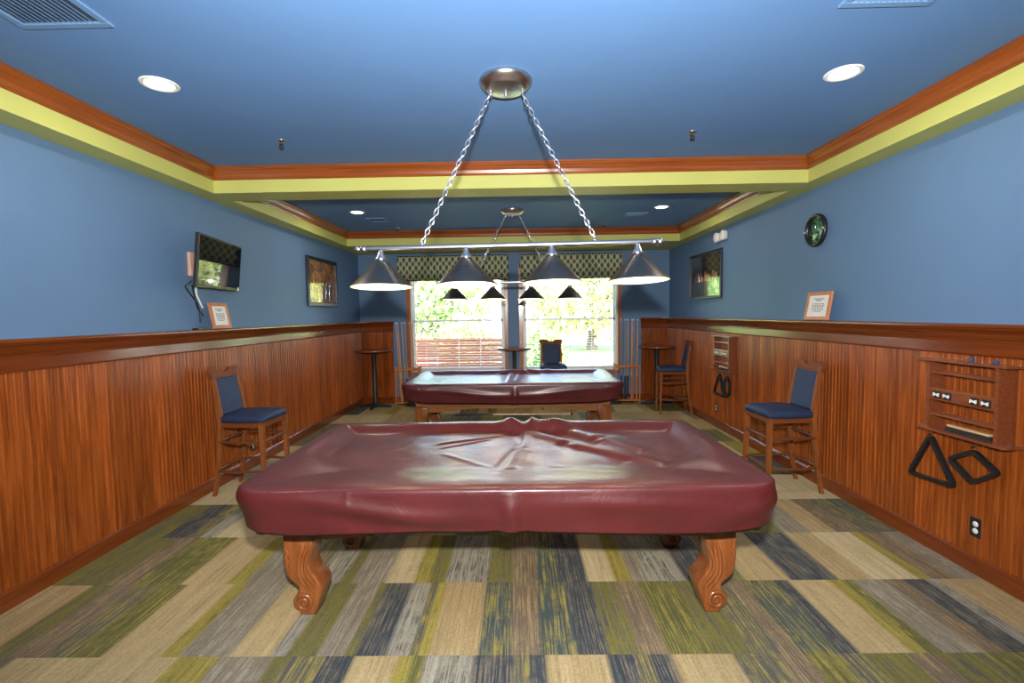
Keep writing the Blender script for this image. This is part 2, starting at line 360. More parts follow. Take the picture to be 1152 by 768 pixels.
# floor: rows of carpet tiles whose bands change colour across the room
PAL = dict(tan=(0.323, 0.228, 0.108), beige=(0.421, 0.319, 0.158), cream=(0.475, 0.389, 0.225), olive=(0.179, 0.156, 0.039), yellow=(0.314, 0.250, 0.058), moss=(0.099, 0.100, 0.039),
           navy=(0.043, 0.054, 0.062), teal=(0.058, 0.077, 0.078), gray=(0.197, 0.159, 0.108), white=(0.323, 0.293, 0.217), brown=(0.148, 0.112, 0.078), slate=(0.099, 0.095, 0.081))
ACC = dict(tan='beige', beige='tan', cream='beige', olive='slate', yellow='olive', moss='yellow', navy='gray', teal='yellow', gray='white', white='slate', brown='tan', slate='yellow')
ROWS = {
 0: [(-2.95, 'slate'), (-2.45, 'beige'), (-1.98, 'beige'), (-1.66, 'yellow'), (-1.46, 'gray'), (-1.2, 'olive'), (-1.12, 'slate'), (-.95, 'navy'), (-.81, 'beige'), (-.60, 'yellow'), (-.53, 'moss'), (-.47, 'white'),
     (-.24, 'navy'), (-.05, 'slate'), (.02, 'navy'), (.10, 'beige'), (.385, 'navy'), (.52, 'slate'), (.58, 'navy'), (.69, 'beige'), (.98, 'slate'), (1.18, 'brown'), (1.32, 'moss'), (1.46, 'slate'), (1.60, 'olive'), (1.78, 'brown'), (1.92, 'olive'), (2.15, 'moss'), (2.36, 'beige')],
 1: [(-2.95, 'tan'), (-2.63, 'olive'), (-2.5, 'brown'), (-2.35, 'slate'), (-2.22, 'moss'), (-2.045, 'beige'), (-1.76, 'yellow'), (-1.67, 'gray'), (-1.42, 'beige'), (-1.22, 'white'), (-1.15, 'olive'), (-1.0, 'gray'), (-.86, 'olive'), (-.82, 'navy'),
     (-.665, 'white'), (-.55, 'slate'), (-.505, 'yellow'), (-.46, 'tan'), (-.222, 'teal'), (-.065, 'brown'), (.08, 'teal'), (.25, 'navy'), (.405, 'olive'), (.55, 'brown'), (.69, 'moss'), (.9, 'olive'), (1.08, 'slate'), (1.22, 'brown'), (1.31, 'teal'), (1.50, 'navy'),
     (1.585, 'beige'), (1.83, 'yellow'), (1.90, 'moss'), (1.97, 'gray'), (2.15, 'brown'), (2.27, 'navy'), (2.40, 'white'), (2.48, 'tan')],
 2: [(-2.95, 'olive'), (-2.55, 'brown'), (-2.4, 'moss'), (-2.1, 'beige'), (-1.82, 'yellow'), (-1.71, 'gray'), (-1.42, 'slate'), (-1.28, 'white'), (-1.12, 'olive'), (-1.05, 'gray'), (-.84, 'cream'), (-.67, 'yellow'), (-.58, 'olive'), (-.475, 'white'), (-.22, 'olive'), (-.065, 'brown'), (.085, 'teal'), (.22, 'navy'),
     (.392, 'cream'), (.555, 'yellow'), (.66, 'gray'), (.75, 'white'), (.984, 'navy'), (1.2, 'slate'), (1.34, 'beige'), (1.61, 'navy'), (1.90, 'tan'), (2.1, 'cream'), (2.38, 'yellow'), (2.45, 'brown'), (2.6, 'gray')],
 3: [(-2.95, 'olive'), (-2.68, 'navy'), (-2.5, 'slate'), (-2.4, 'white'), (-2.28, 'cream'), (-2.0, 'tan'), (-1.7, 'moss'), (-1.4, 'navy'), (-1.1, 'gray'), (-.8, 'beige'), (-.5, 'moss'), (0, 'teal'), (.4, 'tan'), (.8, 'gray'), (1.2, 'beige'), (1.6, 'olive'), (1.9, 'gray'), (2.12, 'tan'), (2.3, 'brown'), (2.45, 'slate'), (2.6, 'teal')],
 4: [(-2.95, 'cream'), (-2.4, 'yellow'), (-2.2, 'moss'), (-1.7, 'navy'), (-1.2, 'gray'), (-.6, 'beige'), (-.1, 'olive'), (.4, 'teal'), (.9, 'gray'), (1.4, 'beige'), (1.8, 'slate'), (2.0, 'navy'), (2.15, 'cream')],
}
def floor():
    rnd = random.Random(11); mb = MB(); c1 = []; c2 = []
    names = ['tan', 'beige', 'cream', 'beige', 'gray', 'olive', 'navy', 'moss', 'slate', 'white', 'yellow', 'cream', 'tan']
    Ynear = YN-.1; y = 1.55-7*.615; rows = []
    i = -7
    while y < YF+.1:
        rows.append((i, y, y+.615)); y += .615; i += 1
    for i, ya, yb in rows:
        if i in ROWS: bands = ROWS[i]
        else:
            x = -2.95-rnd.random()*.3; bands = []
            while x < 2.8:
                bands.append((x, rnd.choice(names if i > 1 else names[3:]))); x += rnd.choice((.152, .305, .305, .457))
        bands = bands+[(2.95, None)]; yb = min(yb, YF+.1)
        for (x0, n0), (x1, n1) in zip(bands, bands[1:]):
            w = x1-x0; soft = min(.022, w*.3)
            A0, A1 = PAL[n0], PAL[ACC[n0]]
            nx0, nx1 = (PAL[n1], PAL[ACC[n1]]) if n1 else (A0, A1)
            for (xa, xb, ca, cb, da, db) in ((x0+(soft if x0 > -2.95 else 0), x1-soft*.0, A0, A0, A1, A1),):
                mb.add([(xa, ya, 0), (xb, ya, 0), (xb, yb, 0), (xa, yb, 0)], [[0, 1, 2, 3]]); c1 += [ca, cb, cb, ca]; c2 += [da, db, db, da]
            if n1:
                xa, xb = x1, x1+min(.022, .3*.1)
                nxt = [q for q in bands if q[0] > x1+1e-6]
                w2 = (nxt[0][0]-x1) if nxt else .1
                xb = x1+min(.022, w2*.3)
                mb.add([(xa, ya, 0), (xb, ya, 0), (xb, yb, 0), (xa, yb, 0)], [[0, 1, 2, 3]]); c1 += [A0, nx0, nx0, A0]; c2 += [A1, nx1, nx1, A1]
    # slab under the carpet so the floor has depth
    o = mb.obj('floor', 'carpet', fix=False)
    for nm, cc in (('carpet', c1), ('carpet_accent', c2)):
        a = o.data.color_attributes.new(nm, 'FLOAT_COLOR', 'POINT')
        a.data.foreach_set('color', [q for c in cc for q in (*c, 1)])
    return struct(o, 'patchwork striped carpet floor', 'floor')
floor()

# walls
T = .15
w = MB(); w.box(XL-T, XL, YN-T, YF+T, -.05, 3.1); struct(w.obj('wall_left', 'blue'), 'blue painted wall with the television', 'wall')
w = MB(); w.box(XR, XR+T, YN-T, YF+T, -.05, 3.1); struct(w.obj('wall_right', 'blue'), 'blue painted wall with the clock', 'wall')
w = MB(); w.box(XL, XR, YN-T, YN, -.05, 3.1); struct(w.obj('wall_near', 'blue'), 'blue wall behind the viewer', 'wall')
w = MB()
for x0, x1, z0, z1 in ((XL, OP[0][0], -.05, 3.1), (OP[0][1], OP[1][0], -.05, 3.1), (OP[1][1], XR, -.05, 3.1),
                       (OP[0][0], OP[0][1], -.05, WZ0), (OP[0][0], OP[0][1], WZ1, 3.1), (OP[1][0], OP[1][1], -.05, WZ0), (OP[1][0], OP[1][1], WZ1, 3.1)):
    w.box(x0, x1, YF, YF+T, z0, z1)
struct(w.obj('wall_far', 'blue'), 'blue wall with two windows', 'wall')
w = MB(); w.box(XL-T, XR+T, YN-T, YF+T, ZC, ZC+.12); struct(w.obj('ceiling', 'ceiling_blue'), 'blue tray ceiling', 'ceiling')
# green soffit ring and cross beam (one body)
w = MB(); h0, h1 = ZS, ZC
w.box(XL, XLI, YN, YF, h0, h1); w.box(XRI, XR, YN, YF, h0, h1)
w.box(XLI, XRI, B0, B1, h0, h1); w.box(XLI, XRI, B2, YF, h0, h1); w.box(XLI, XRI, YN, BN, h0, h1)
struct(w.obj('trim_1', 'green'), 'lime green soffit and cross beam', 'soffit')
# crowns
CP = [(0, ZCB), (.006, ZCB), (.012, ZCB+.012), (.018, ZCB+.016), (.024, ZCB+.04), (.040, ZCB+.068), (.054, ZCB+.080), (.058, ZCB+.088), (.067, ZCB+.092), (.067, ZC), (0, ZC)]
def crown(n, y0, y1, label):
    w = MB(); w.cur = 0
    w.sweep(CP, (XLI, y0, 0), (XLI, y1, 0), (1, 0, 0), m0=1, m1=-1); w.sweep(CP, (XRI, y0, 0), (XRI, y1, 0), (-1, 0, 0), m0=1, m1=-1)
    w.cur = 1
    w.sweep(CP, (XLI, y1, 0), (XRI, y1, 0), (0, -1, 0), m0=1, m1=-1); w.sweep(CP, (XLI, y0, 0), (XRI, y0, 0), (0, 1, 0), m0=1, m1=-1)
    struct(w.obj(n, ['crown_y', 'crown_x']), label, 'crown moulding')
crown('trim_2', BN, B0, 'wooden crown moulding of the nearer ceiling tray'); crown('trim_3', B1, B2, 'wooden crown moulding of the farther ceiling tray')
# wainscot beadboard
def bead(w, p0, dirv, out, length, z0, z1, flip=False):
    P = .043; d = Vector(dirv); o = Vector(out); n = int(length/P); BW = .0165
    def strip(pts, smooth):
        vs = []
        for q, h in pts:
            c = Vector(p0)+d*q+o*h; vs += [(c.x, c.y, z0), (c.x, c.y, z1)]
        w.add(vs, [[2*i, 2*i+2, 2*i+3, 2*i+1] for i in range(len(pts)-1)], smooth)
    for i in range(n+1):                     # each board edge: a half-round bead, a groove, a flat
        q = i*P; e = min(q+P, length)
        if e-q < BW+.004: strip([(q, .010), (e, .010)], False); break
        strip([(q+BW*(.5-.5*math.cos(k*PI/8)), .0050+.0135*math.sin(k*PI/8)) for k in range(9)], True)
        strip([(q+BW, .0055), (q+BW+.0022, .0115), (e-.0012, .0115), (e, .0055)], False)
w = MB(); bead(w, (XL, YN, 0), (0, 1, 0), (1, 0, 0), YF-YN, .1, CAPB+.02)
w.cur = 1; bead(w, (XL, YF, 0), (1, 0, 0), (0, -1, 0), RETL-XL, .1, CAPB+.02); w.box(RETL, RETL+.03, YF-.022, YF, 0, CAPB+.02)
struct(w.obj('trim_4', ['wood_z', 'wood_zx'], fix=False), 'left beadboard wainscot', 'wainscot')
w = MB(); bead(w, (XR, YN, 0), (0, 1, 0), (-1, 0, 0), YF-YN, .1, CAPB+.02)
w.cur = 1; bead(w, (XR, YF, 0), (-1, 0, 0), (0, -1, 0), XR-RETR, .1, CAPB+.02); w.box(RETR-.03, RETR, YF-.022, YF, 0, CAPB+.02)
struct(w.obj('trim_5', ['wood_z', 'wood_zx'], fix=False), 'right beadboard wainscot', 'wainscot')
KP = [(0, CAPT), (.108, CAPT), (.114, CAPT-.006), (.114, CAPT-.018), (.108, CAPT-.024), (.094, CAPT-.026), (.090, CAPT-.034), (.076, CAPT-.042), (.058, CAPT-.058), (.047, CAPT-.080), (.043, CAPT-.088), (.036, CAPT-.092), (.031, CAPT-.112), (.029, CAPB+.012), (.022, CAPB), (0, CAPB)]
w = MB(); w.sweep(KP, (XL, YN, 0), (XL, YF, 0), (1, 0, 0), m1=-1); w.cur = 1; w.sweep(KP, (XL, YF, 0), (RETL+.03, YF, 0), (0, -1, 0), m0=1, m1=.35)
struct(w.obj('trim_6', ['wood_y', 'wood_x']), 'left wainscot ledge moulding', 'ledge')
w = MB(); w.sweep(KP, (XR, YN, 0), (XR, YF, 0), (-1, 0, 0), m1=-1); w.cur = 1; w.sweep(KP, (XR, YF, 0), (RETR-.03, YF, 0), (0, -1, 0), m0=1, m1=.35)
struct(w.obj('trim_7', ['wood_y', 'wood_x']), 'right wainscot ledge moulding', 'ledge')
BP = [(0, 0), (.020, 0), (.020, .088), (.024, .092), (.024, .100), (.018, .106), (.018, .112), (.013, .119), (0, .119)]
w = MB(); w.sweep(BP, (XL, YN, 0), (XL, YF, 0), (1, 0, 0), m1=-1); struct(w.obj('baseboard_left', 'wood_y'))
w = MB(); w.sweep(BP, (XR, YN, 0), (XR, YF, 0), (-1, 0, 0), m1=-1); struct(w.obj('baseboard_right', 'wood_y'))
w = MB(); w.sweep(BP, (XL, YF-.001, 0), (XR, YF-.001, 0), (0, -1, 0), m0=1, m1=-1); struct(w.obj('baseboard_far', 'wood_x'))

# windows
def window(n, x0, x1, label):
    e = thing('window_%d' % n, label, 'window', ((x0+x1)/2, YF, 0)); e['kind'] = 'structure'
    hw = (x1-x0)/2; w = MB()
    for s in (-1, 1): w.box(s*hw-.0, s*(hw+.068), -.022, 0, WZ0-.06, WZ1+.065, .004)
    w.box(-hw-.068, hw+.068, -.022, 0, WZ1, WZ1+.066, .004)
    w.obj('casing', 'casing', e)
    w = MB(); w.box(-hw-.09, hw+.09, -.06, .06, WZ0-.03, WZ0, .006); w.obj('window_sill', 'casing', e)
    w = MB()
    for a, b, y0, y1, z0, z1 in ((-hw, -hw+.03, .0, T, WZ0, WZ1), (hw-.03, hw, .0, T, WZ0, WZ1), (-hw, hw, .0, T, WZ1-.03, WZ1), (-hw, hw, .06, T, WZ0, WZ0+.03)): w.box(a, b, y0, y1, z0, z1)
    w.obj('window_frame', 'white', e)
    zm = (WZ0+WZ1)/2; pw = MB(); mt = MB()
    for (z0, z1, yy) in ((WZ0+.03, zm+.02, .095), (zm-.02, WZ1-.03, .12)):
        for a, b, c, d in ((-hw+.03, -hw+.065, z0, z1), (hw-.065, hw-.03, z0, z1), (-hw+.03, hw-.03, z0, z0+.04), (-hw+.03, hw-.03, z1-.04, z1)): pw.box(a, b, yy, yy+.022, c, d)
        for k in range(1, 4):
            x = -hw+.05+(2*hw-.1)*k/4; mt.box(x-.006, x+.006, yy+.004, yy+.018, z0+.03, z1-.03)
        mt.box(-hw+.05, hw-.05, yy+.004, yy+.018, (z0+z1)/2-.006, (z0+z1)/2+.006)
    pw.obj('sash', 'white', e); mt.obj('muntins', 'white', e)
    g = MB(); g.box(-hw+.06, hw-.06, .104, .108, WZ0+.06, zm); g.box(-hw+.06, hw-.06, .129, .133, zm, WZ1-.06); g.obj('window_glass', 'glass', e)
window(1, *OP[0], 'left window in the far wall'); window(2, *OP[1], 'right window in the far wall')

# ------------------------------------------------------------------ outdoors
w = MB(); w.box(-20, 20, YF+T, 45, -.3, -.15); struct(w.obj('ground', 'grass'), 'lawn outside the windows', 'lawn')
w = MB(); w.box(-20, 20, 16.5, 20, -.17, -.13); struct(w.obj('path', 'concrete'), 'pale path outside', 'path')
def bush(name, label, loc, rx, rz, mat, n, seed, cat='shrub', trunk=0, leaf=.09):
    rnd = random.Random(seed); e = thing(name, label, cat, loc); w = MB()
    for i in range(n):
        a, b = rnd.random()*2*PI, math.acos(rnd.uniform(-.75, 1)); r = .62+.38*rnd.random()+.12*math.sin(5*a+seed)*math.sin(3*b)
        c = Vector((rx*r*math.sin(b)*math.cos(a), rx*r*math.sin(b)*math.sin(a), trunk+rz*(.85+r*math.cos(b))))
        q = Matrix.Rotation(rnd.random()*6.3, 3, 'Z') @ Matrix.Rotation(rnd.random()*3, 3, 'X'); s = leaf*(.6+rnd.random()*.8)
        w.add([c+q @ Vector(v) for v in ((0, -s, 0), (s*.5, 0, s*.12), (0, s, 0), (-s*.5, 0, s*.12))], [[0, 1, 2, 3]], False)
    w.obj('foliage', mat, e, fix=False)
    w = MB()
    w.tube([(0, 0, 0), (.03, 0, .4*(trunk+rz)), (-.04, .03, trunk+rz)], [.1*rx, .075*rx, .03*rx], 8)
    for k in range(5):
        t = k*1.3; w.tube([(0, 0, trunk*.8+.25*rz), (rx*.5*math.cos(t), rx*.5*math.sin(t), trunk+rz*1.1)], [.045*rx, .015*rx], 6)
    w.obj('trunk', 'bark', e); return e
bush('shrub', 'rounded leafy shrub outside the left window, in its middle', (-1.35, 12.6, -.15), .85, .95, 'leaf2', 1500, 3)
bush('shrub', 'leafy shrub at the left edge of the right window, outside', (.55, 12.0, -.15), .65, .75, 'leaf', 1300, 5)
bush('tree', 'broad tree on the lawn, seen high in the left window', (-4.2, 21, -.15), 3.0, 2.2, 'leaf', 3600, 8, 'tree', .3, .22)
bush('tree', 'pale green tree on the lawn, seen high in the right window', (3.6, 23, -.15), 3.0, 2.4, 'leaf2', 3600, 9, 'tree', .3, .22)
e = thing('wooden_fence', 'low orange-brown board fence outside the left window', 'fence', (-1.40, 10.05, -.15))
w = MB()
for k in range(6): w.box(-1.32, 1.30, -.015, .015, .655+k*.104, .655+k*.104+.098, .004)
w.obj('boards', 'fence', e)
for x in (-1.2, 0, 1.2):
    w = MB(); w.box(x-.045, x+.045, .015, .10, 0, 1.26, .006); w.obj('fence_post', 'fence', e)
e = thing('building', 'white sided building across the lawn', 'building', (4.0, 34, -.15))
w = MB(); w.box(-9, 9, 0, 6, 0, 3.2)
for k in range(21): w.prism([(-.02, k*.15+.02), (0, k*.15), (0, k*.15+.15)], -9, 9, 'x')
w.obj('wall', 'siding', e)
w = MB(); w.prism([(-.6, 3.1), (3, 5.2), (6.6, 3.1), (6.6, 3.25), (3, 5.4), (-.6, 3.25)], -9.4, 9.4, 'x'); w.obj('roof', 'roof', e)

# ------------------------------------------------------------------ blinds and valances
def blind(x0, x1, label, z0=.62):
    hw = (x1-x0)/2-.035; e = thing('window_blind', label, 'blind', ((x0+x1)/2, YF+.045, z0), group='horizontal slat blinds')
    H = WZ1-.035-z0; w = MB(); w.box(-hw, hw, -.026, .026, H-.045, H, .004); w.obj('headrail', 'blind', e)
    w = MB(); n = int((H-.08)/.046)
    for k in range(n):
        z = .035+k*.046
        w.prism([(-.024, z-.0015), (0, z+.0015), (.024, z-.0015), (.024, z+.001), (0, z+.004), (-.024, z+.001)], -hw, hw, 'x')
    w.obj('slats', 'blind', e)
    w = MB(); w.box(-hw, hw, -.024, .024, 0, .022, .004); w.obj('bottom_rail', 'blind', e)
    for x in (-hw*.72, hw*.72):
        w = MB()
        for y in (-.025, .025): w.tube([(x, y, 0), (x, y, H)], .0016, 5)
        w.obj('ladder_cord', 'blind', e)
    w = MB(); w.tube([(-hw+.07, -.034, H-.05), (-hw+.07, -.036, H-1.05)], .005, 6); w.obj('tilt_wand', 'white', e)
blind(*OP[0], 'white slat blind in the left window, in front of an orange-brown fence'); blind(*OP[1], 'white slat blind in the right window, behind the lone bar stool')
def valance(x0, x1, label):
    hw = (x1-x0)/2; e = thing('valance', label, 'valance', ((x0+x1)/2, YF, 2.245), group='window valances')
    w = MB(); w.box(-hw, hw, -.16, 0, .0, .44, .012); w.obj('padded_board', 'valance', e)
    w = MB()
    for z in (.004, .436): w.tube([(-hw, -.004, z), (-hw, -.16, z), (hw, -.16, z), (hw, -.004, z)], .007, 6)
    w.obj('welt', 'navy', e)
valance(-2.155, -.152, 'patterned valance over the left window'); valance(.058, 1.885, 'patterned valance over the right window')

# ------------------------------------------------------------------ pool tables
def smooth01(t): t = max(0, min(1, t)); return t*t*(3-2*t)
def table_leg_mb(sx):
    """S-shaped leg, outline in x-z, swept through y; sx mirrors the outward knee"""
    L = [(-.098, .47), (-.101, .385), (-.102, .319), (-.096, .257), (-.086, .218), (-.064, .192), (-.038, .172), (-.021, .152), (-.033, .124), (-.050, .093), (-.057, .068), (-.054, .045), (-.040, .030), (-.024, .024), (-.019, .0), (.064, .0),
         (.070, .027), (.077, .047), (.092, .093), (.102, .124), (.105, .152), (.095, .179), (.074, .207), (.052, .235), (.041, .262), (.040, .295), (.048, .330), (.058, .365), (.064, .40), (.066, .47)]
    for _ in range(2):                       # round off the outline
        Q = []
        for i, p in enumerate(L):
            q = L[(i+1) % len(L)]
            if min(p[1], q[1]) < .002 or max(p[1], q[1]) > .46: Q.append(p); continue
            Q += [(p[0]*.75+q[0]*.25, p[1]*.75+q[1]*.25), (p[0]*.25+q[0]*.75, p[1]*.25+q[1]*.75)]
        L = Q
    w = MB(); w.prism([(a*sx, b) for a, b in (L if sx > 0 else L[::-1])], -.075, .075, 'y', bev=.012, smooth=True); return w
def spiral(w, cx, cz, sx, y, turns=2.1, r0=.046, rad=.0115):
    pts = []; rr = []
    for i in range(40):
        t = i/39; a = PI*.9-t*turns*2*PI; r = r0*(1-t*.97); pts.append((cx+sx*r*math.cos(a), y, cz+r*math.sin(a))); rr.append(rad*(1-.45*t))
    w.tube(pts, rr, 8)
def pool_table(label, loc):
    e = thing('pool_table', label, 'pool table', loc, group='pool tables')
    hx, hy = 1.285, .665
    # slate bed and rails, under the cover
    w = MB(); w.box(-hx+.09, hx-.09, -hy+.09, hy-.09, .69, .735); w.obj('slate_bed', 'steel_bed', e)
    w = MB()
    for s in (-1, 1):
        w.box(-hx, hx, s*hy-.045-.045*s, s*hy+.045-.045*s, .66, .768, .015); w.box(s*hx-.045-.045*s, s*hx+.045-.045*s, -hy+.09, hy-.09, .66, .768, .015)
    w.obj('rail', 'table_wood_x', e)
    # apron: slanted frame with arched lower edge
    for s in (-1, 1):
        n = 24; bot = []
        for i in range(n+1):
            x = 1.19-2.38*i/n; bot.append((x, .40+.045*smooth01((1.0-abs(x))/.5)))
        w = MB(); y0 = s*.36; w.prism([(-1.27, .665), (1.27, .665)]+bot, y0-.02, y0+.02, 'y'); w.obj('apron', 'table_wood_x', e)
    for s in (-1, 1):
        w = MB(); w.prism([(s*1.25, .665), (s*1.21, .665), (s*1.14, .41), (s*1.18, .41)], -.34, .34, 'y'); w.obj('apron', 'table_wood_x', e)
    w = MB(); w.box(-1.13, 1.13, -.34, .34, .60, .69); w.obj('frame', 'table_wood_x', e)
    for sx in (-1, 1):
        for sy in (-1, 1):
            m = -sx
            lg = table_leg_mb(m).obj('leg', 'table_wood', e, loc=(sx*1.12, sy*.355, 0))
            for y in (-.078, .078):
                w = MB(); spiral(w, .006*m, .072, m, y, r0=.050); w.obj('scroll', 'table_wood', lg)
                for k in range(3):           # carved veins down the leg
                    o = k*.020; w = MB()
                    w.tube([(m*(.056-o*1.3), y, .40-o*.3), (m*(.036-o*1.1), y, .34-o*.2), (m*(.018-o*.8), y, .28-o*.1), (m*(.022-o*.9), y, .235-o*.2), (m*(.050-o*1.0), y, .20-o*.6), (m*(.080-o*.8), y, .150-o*.5)], [.005, .010, .013, .013, .011, .004], 6)
                    w.obj('carved_vein', 'table_wood', lg)
                w = MB(); w.tube([(-m*.074, y, .41), (-m*.084, y, .38), (-m*.068, y, .355), (-m*.082, y, .33), (-m*.070, y, .305), (-m*.078, y, .275), (-m*.062, y, .25)], [.003, .008, .009, .010, .009, .007, .002], 6); w.obj('carved_leaf', 'table_wood', lg)
    for px, py in ((-1.26, -.64), (0, -.675), (1.26, -.64), (-1.26, .64), (0, .675), (1.26, .64)):
        w = MB(); w.lathe([(.055, .66), (.058, .63), (.046, .59), (.030, .552), (.015, .542), (0, .54)], 14, (px*.97, py*.95, 0)); w.obj('pocket', 'leather', e)
    return e
T1 = (-.068, 2.905, 0); T2 = (-.075, 6.265, 0)
pool_table('near covered pool table on carved scroll legs', T1)
pool_table('far covered pool table in front of the windows', T2)

def cover(label, loc, folds, rear, hem, swag, seed, glare=0):
    """vinyl sheet thrown over a pool table: grid on top, skirt rings down the sides"""
    HX, HY, RC, ZT = 1.315, .695, .15, .803
    nx, ny = 232, 124
    def rr(a, b):                            # square grid -> rounded rectangle
        x, y = (a*2-1)*HX, (b*2-1)*HY; ax, ay = abs(x), abs(y); kx, ky = (ax-(HX-RC))/RC, (ay-(HY-RC))/RC
        if kx > 0 and ky > 0:
            ax = HX-RC+RC*kx*math.sqrt(1-ky*ky/2); ay = HY-RC+RC*ky*math.sqrt(1-kx*kx/2)
        return math.copysign(ax, x), math.copysign(ay, y)
    def hgt(x, y):
        ax, ay = HX-abs(x), HY-abs(y); d = min(ax, ay) if (ax > .25 or ay > .25) else min(ax, ay)
        z = -.046*smooth01((d-.06)/(.15 if y > 0 else .15+.25*smooth01(-y/.3)))
        z -= .006*smooth01((.02-d)/.02)
        z += .0035*mnoise.noise(Vector((x*3.1+seed, y*3.1, 0)))*smooth01(d/.2)+.0022*mnoise.noise(Vector((x*9+seed, y*7, 4)))*smooth01(d/.25)
        for (x0, y0, x1, y1, wd, am) in folds:
            dx, dy = x1-x0, y1-y0; L2 = dx*dx+dy*dy; t = ((x-x0)*dx+(y-y0)*dy)/L2; tc = max(0, min(1, t))
            px, py = x-(x0+dx*tc), y-(y0+dy*tc); sd = (dx*(y-y0)-dy*(x-x0))/math.sqrt(L2)
            q = (px*px+py*py)/(wd*wd)
            if q < 9:
                env = smooth01(min(tc, 1-tc)/.12+.15) if 0 < t < 1 else .3
                z += am*math.exp(-q)*env
        for (xc, wd, am) in rear:
            z += am*math.exp(-((x-xc)/wd)**2)*smooth01((y-(HY-.22))/.2)
        return z
    V = []; Fc = []
    for j in range(ny+1):
        for i in range(nx+1):
            x, y = rr(i/nx, j/ny); V.append((x, y, ZT+hgt(x, y)))
    for j in range(ny):
        for i in range(nx):
            a = j*(nx+1)+i; Fc.append([a, a+1, a+nx+2, a+nx+1])
    ring = [i for i in range(nx)]+[j*(nx+1)+nx for j in range(ny)]+[ny*(nx+1)+i for i in range(nx, 0, -1)]+[j*(nx+1) for j in range(ny, 0, -1)]
    n = len(ring); P = [Vector(V[i]) for i in ring]; N = []
    for k in range(n):
        d = P[(k+2) % n]-P[k-2]; N.append(Vector((d.y, -d.x, 0)).normalized())
    K = 18; prev = ring; rb = .016
    for r in range(1, K+1):
        t = r/K; cur = []
        for k in range(n):
            p = P[k]; x, y = p.x, p.y
            corner = smooth01((abs(x)-(HX-.32))/.3)*smooth01((abs(y)-(HY-.3))/.28)
            H = hem(x, y, corner)
            drop = t*H
            if r <= 3: ang = r/3*PI/2; out = rb*math.sin(ang); dz = rb*(1-math.cos(ang))
            else: out = rb; dz = rb+(H-rb)*(r-3)/(K-3)
            tt = dz/H
            out += .005*math.sin(PI*min(1, tt*1.05))*(1-.5*corner)+swag(x, y, tt)+.004*mnoise.noise(Vector((x*4, y*4, tt*2+seed)))*tt
            out -= .020*tt*tt*(1-corner*.3)
            cur.append(len(V)); V.append((x+N[k].x*out, y+N[k].y*out, p.z-dz))
        for k in range(n): Fc.append([prev[k], cur[k], cur[(k+1) % n], prev[(k+1) % n]])
        prev = cur
    cur = []
    for k in range(n):                       # turned hem
        q = V[prev[k]]; cur.append(len(V)); V.append((q[0]-N[k].x*.008, q[1]-N[k].y*.008, q[2]+.012))
    for k in range(n): Fc.append([prev[k], cur[k], cur[(k+1) % n], prev[(k+1) % n]])
    mb = MB(); mb.add(V, Fc, True); o = mb.obj('table_cover', 'vinyl', loc=loc, fix=False)
    return tag(o, label, 'table cover', 'vinyl pool table covers')
g = lambda v, c, s: math.exp(-((v-c)/s)**2)
def hem1(x, y, c):
    return .236-.03*c+.006*math.sin(x*2.4)-(.012*g(x, 0, .5) if y < 0 else 0)
def swag1(x, y, t):
    s = 0
    if y < -.4:
        s += .026*g(x, .02, .045)*smooth01(t*1.6)*(1-.25*t)-.012*g(x, -.04, .05)*t-.010*g(x, .09, .05)*t      # centre pleat
        arc = .10+.55*smooth01((x+1.2)/.9); s += .018*g(t, arc, .16)*g(x, -.65, .5) - .012*g(t, arc+.3, .2)*g(x, -.6, .45)
        s += .012*g(t, .32+.2*abs(x-.45), .15)*g(x, .55, .4)-.008*g(t, .75, .2)*g(x, .5, .4)
        s += .003*g(x, -.755, .008)
    if y < -.3: s += .024*g(t, .30, .26)*g(y, -.62, .16)*smooth01((-x-.8)/.35)+.012*g(t+.6*(x-1.25), .5, .2)*smooth01((x-.8)/.35)
    return s
cover('glossy maroon vinyl cover draped over the near pool table', T1,
      [(-.02, .68, .40, .20, .055, .017), (.40, .20, .92, -.30, .050, .014), (.30, .20, .72, -.22, .05, -.008), (.30, .68, .62, .30, .07, .020), (.62, .30, .85, -.02, .055, .013), (.20, .60, .60, .15, .05, -.010),
       (.02, .42, .05, .05, .028, .008), (.05, .05, -.01, -.36, .026, .010), (.13, .40, .10, .10, .020, .009), (.10, .10, .03, -.36, .022, .009), (.07, .20, -.06, -.28, .014, -.006), (-.05, .42, -.50, .20, .014, .008), (-.12, .34, -.46, .10, .013, .006),
       (-.6, .40, -.75, .0, .035, .004), (-.25, -.35, .0, -.43, .03, .005), (-.42, .0, -.05, -.32, .02, .004), (.2, -.25, .6, -.40, .03, .004)],
      [(0, .06, .026), (.17, .035, .030), (.09, .04, -.008), (.30, .10, .012), (1.0, .1, .006), (-.3, .2, .003)], hem1, swag1, 1.7)
def hem2(x, y, c):
    return .232-.03*c+.010*math.sin(x*2+1)
def swag2(x, y, t):
    s = 0
    if y < -.4:
        s += .024*g(x, .03, .03)*smooth01(t*1.6)+.016*g(t, .25+.35*smooth01((x+1.1)/1.0), .14)*g(x, -.5, .55)+.016*g(t, .3+.3*smooth01((.9-x)/.8), .14)*g(x, .6, .5)-.010*g(t, .85, .2)*g(x, .5, .5)
        s += .018*g(x, -1.05, .12)*g(t, .3, .3)
    if abs(x) > 1.1: s += .014*g(t, .2, .2)
    return s
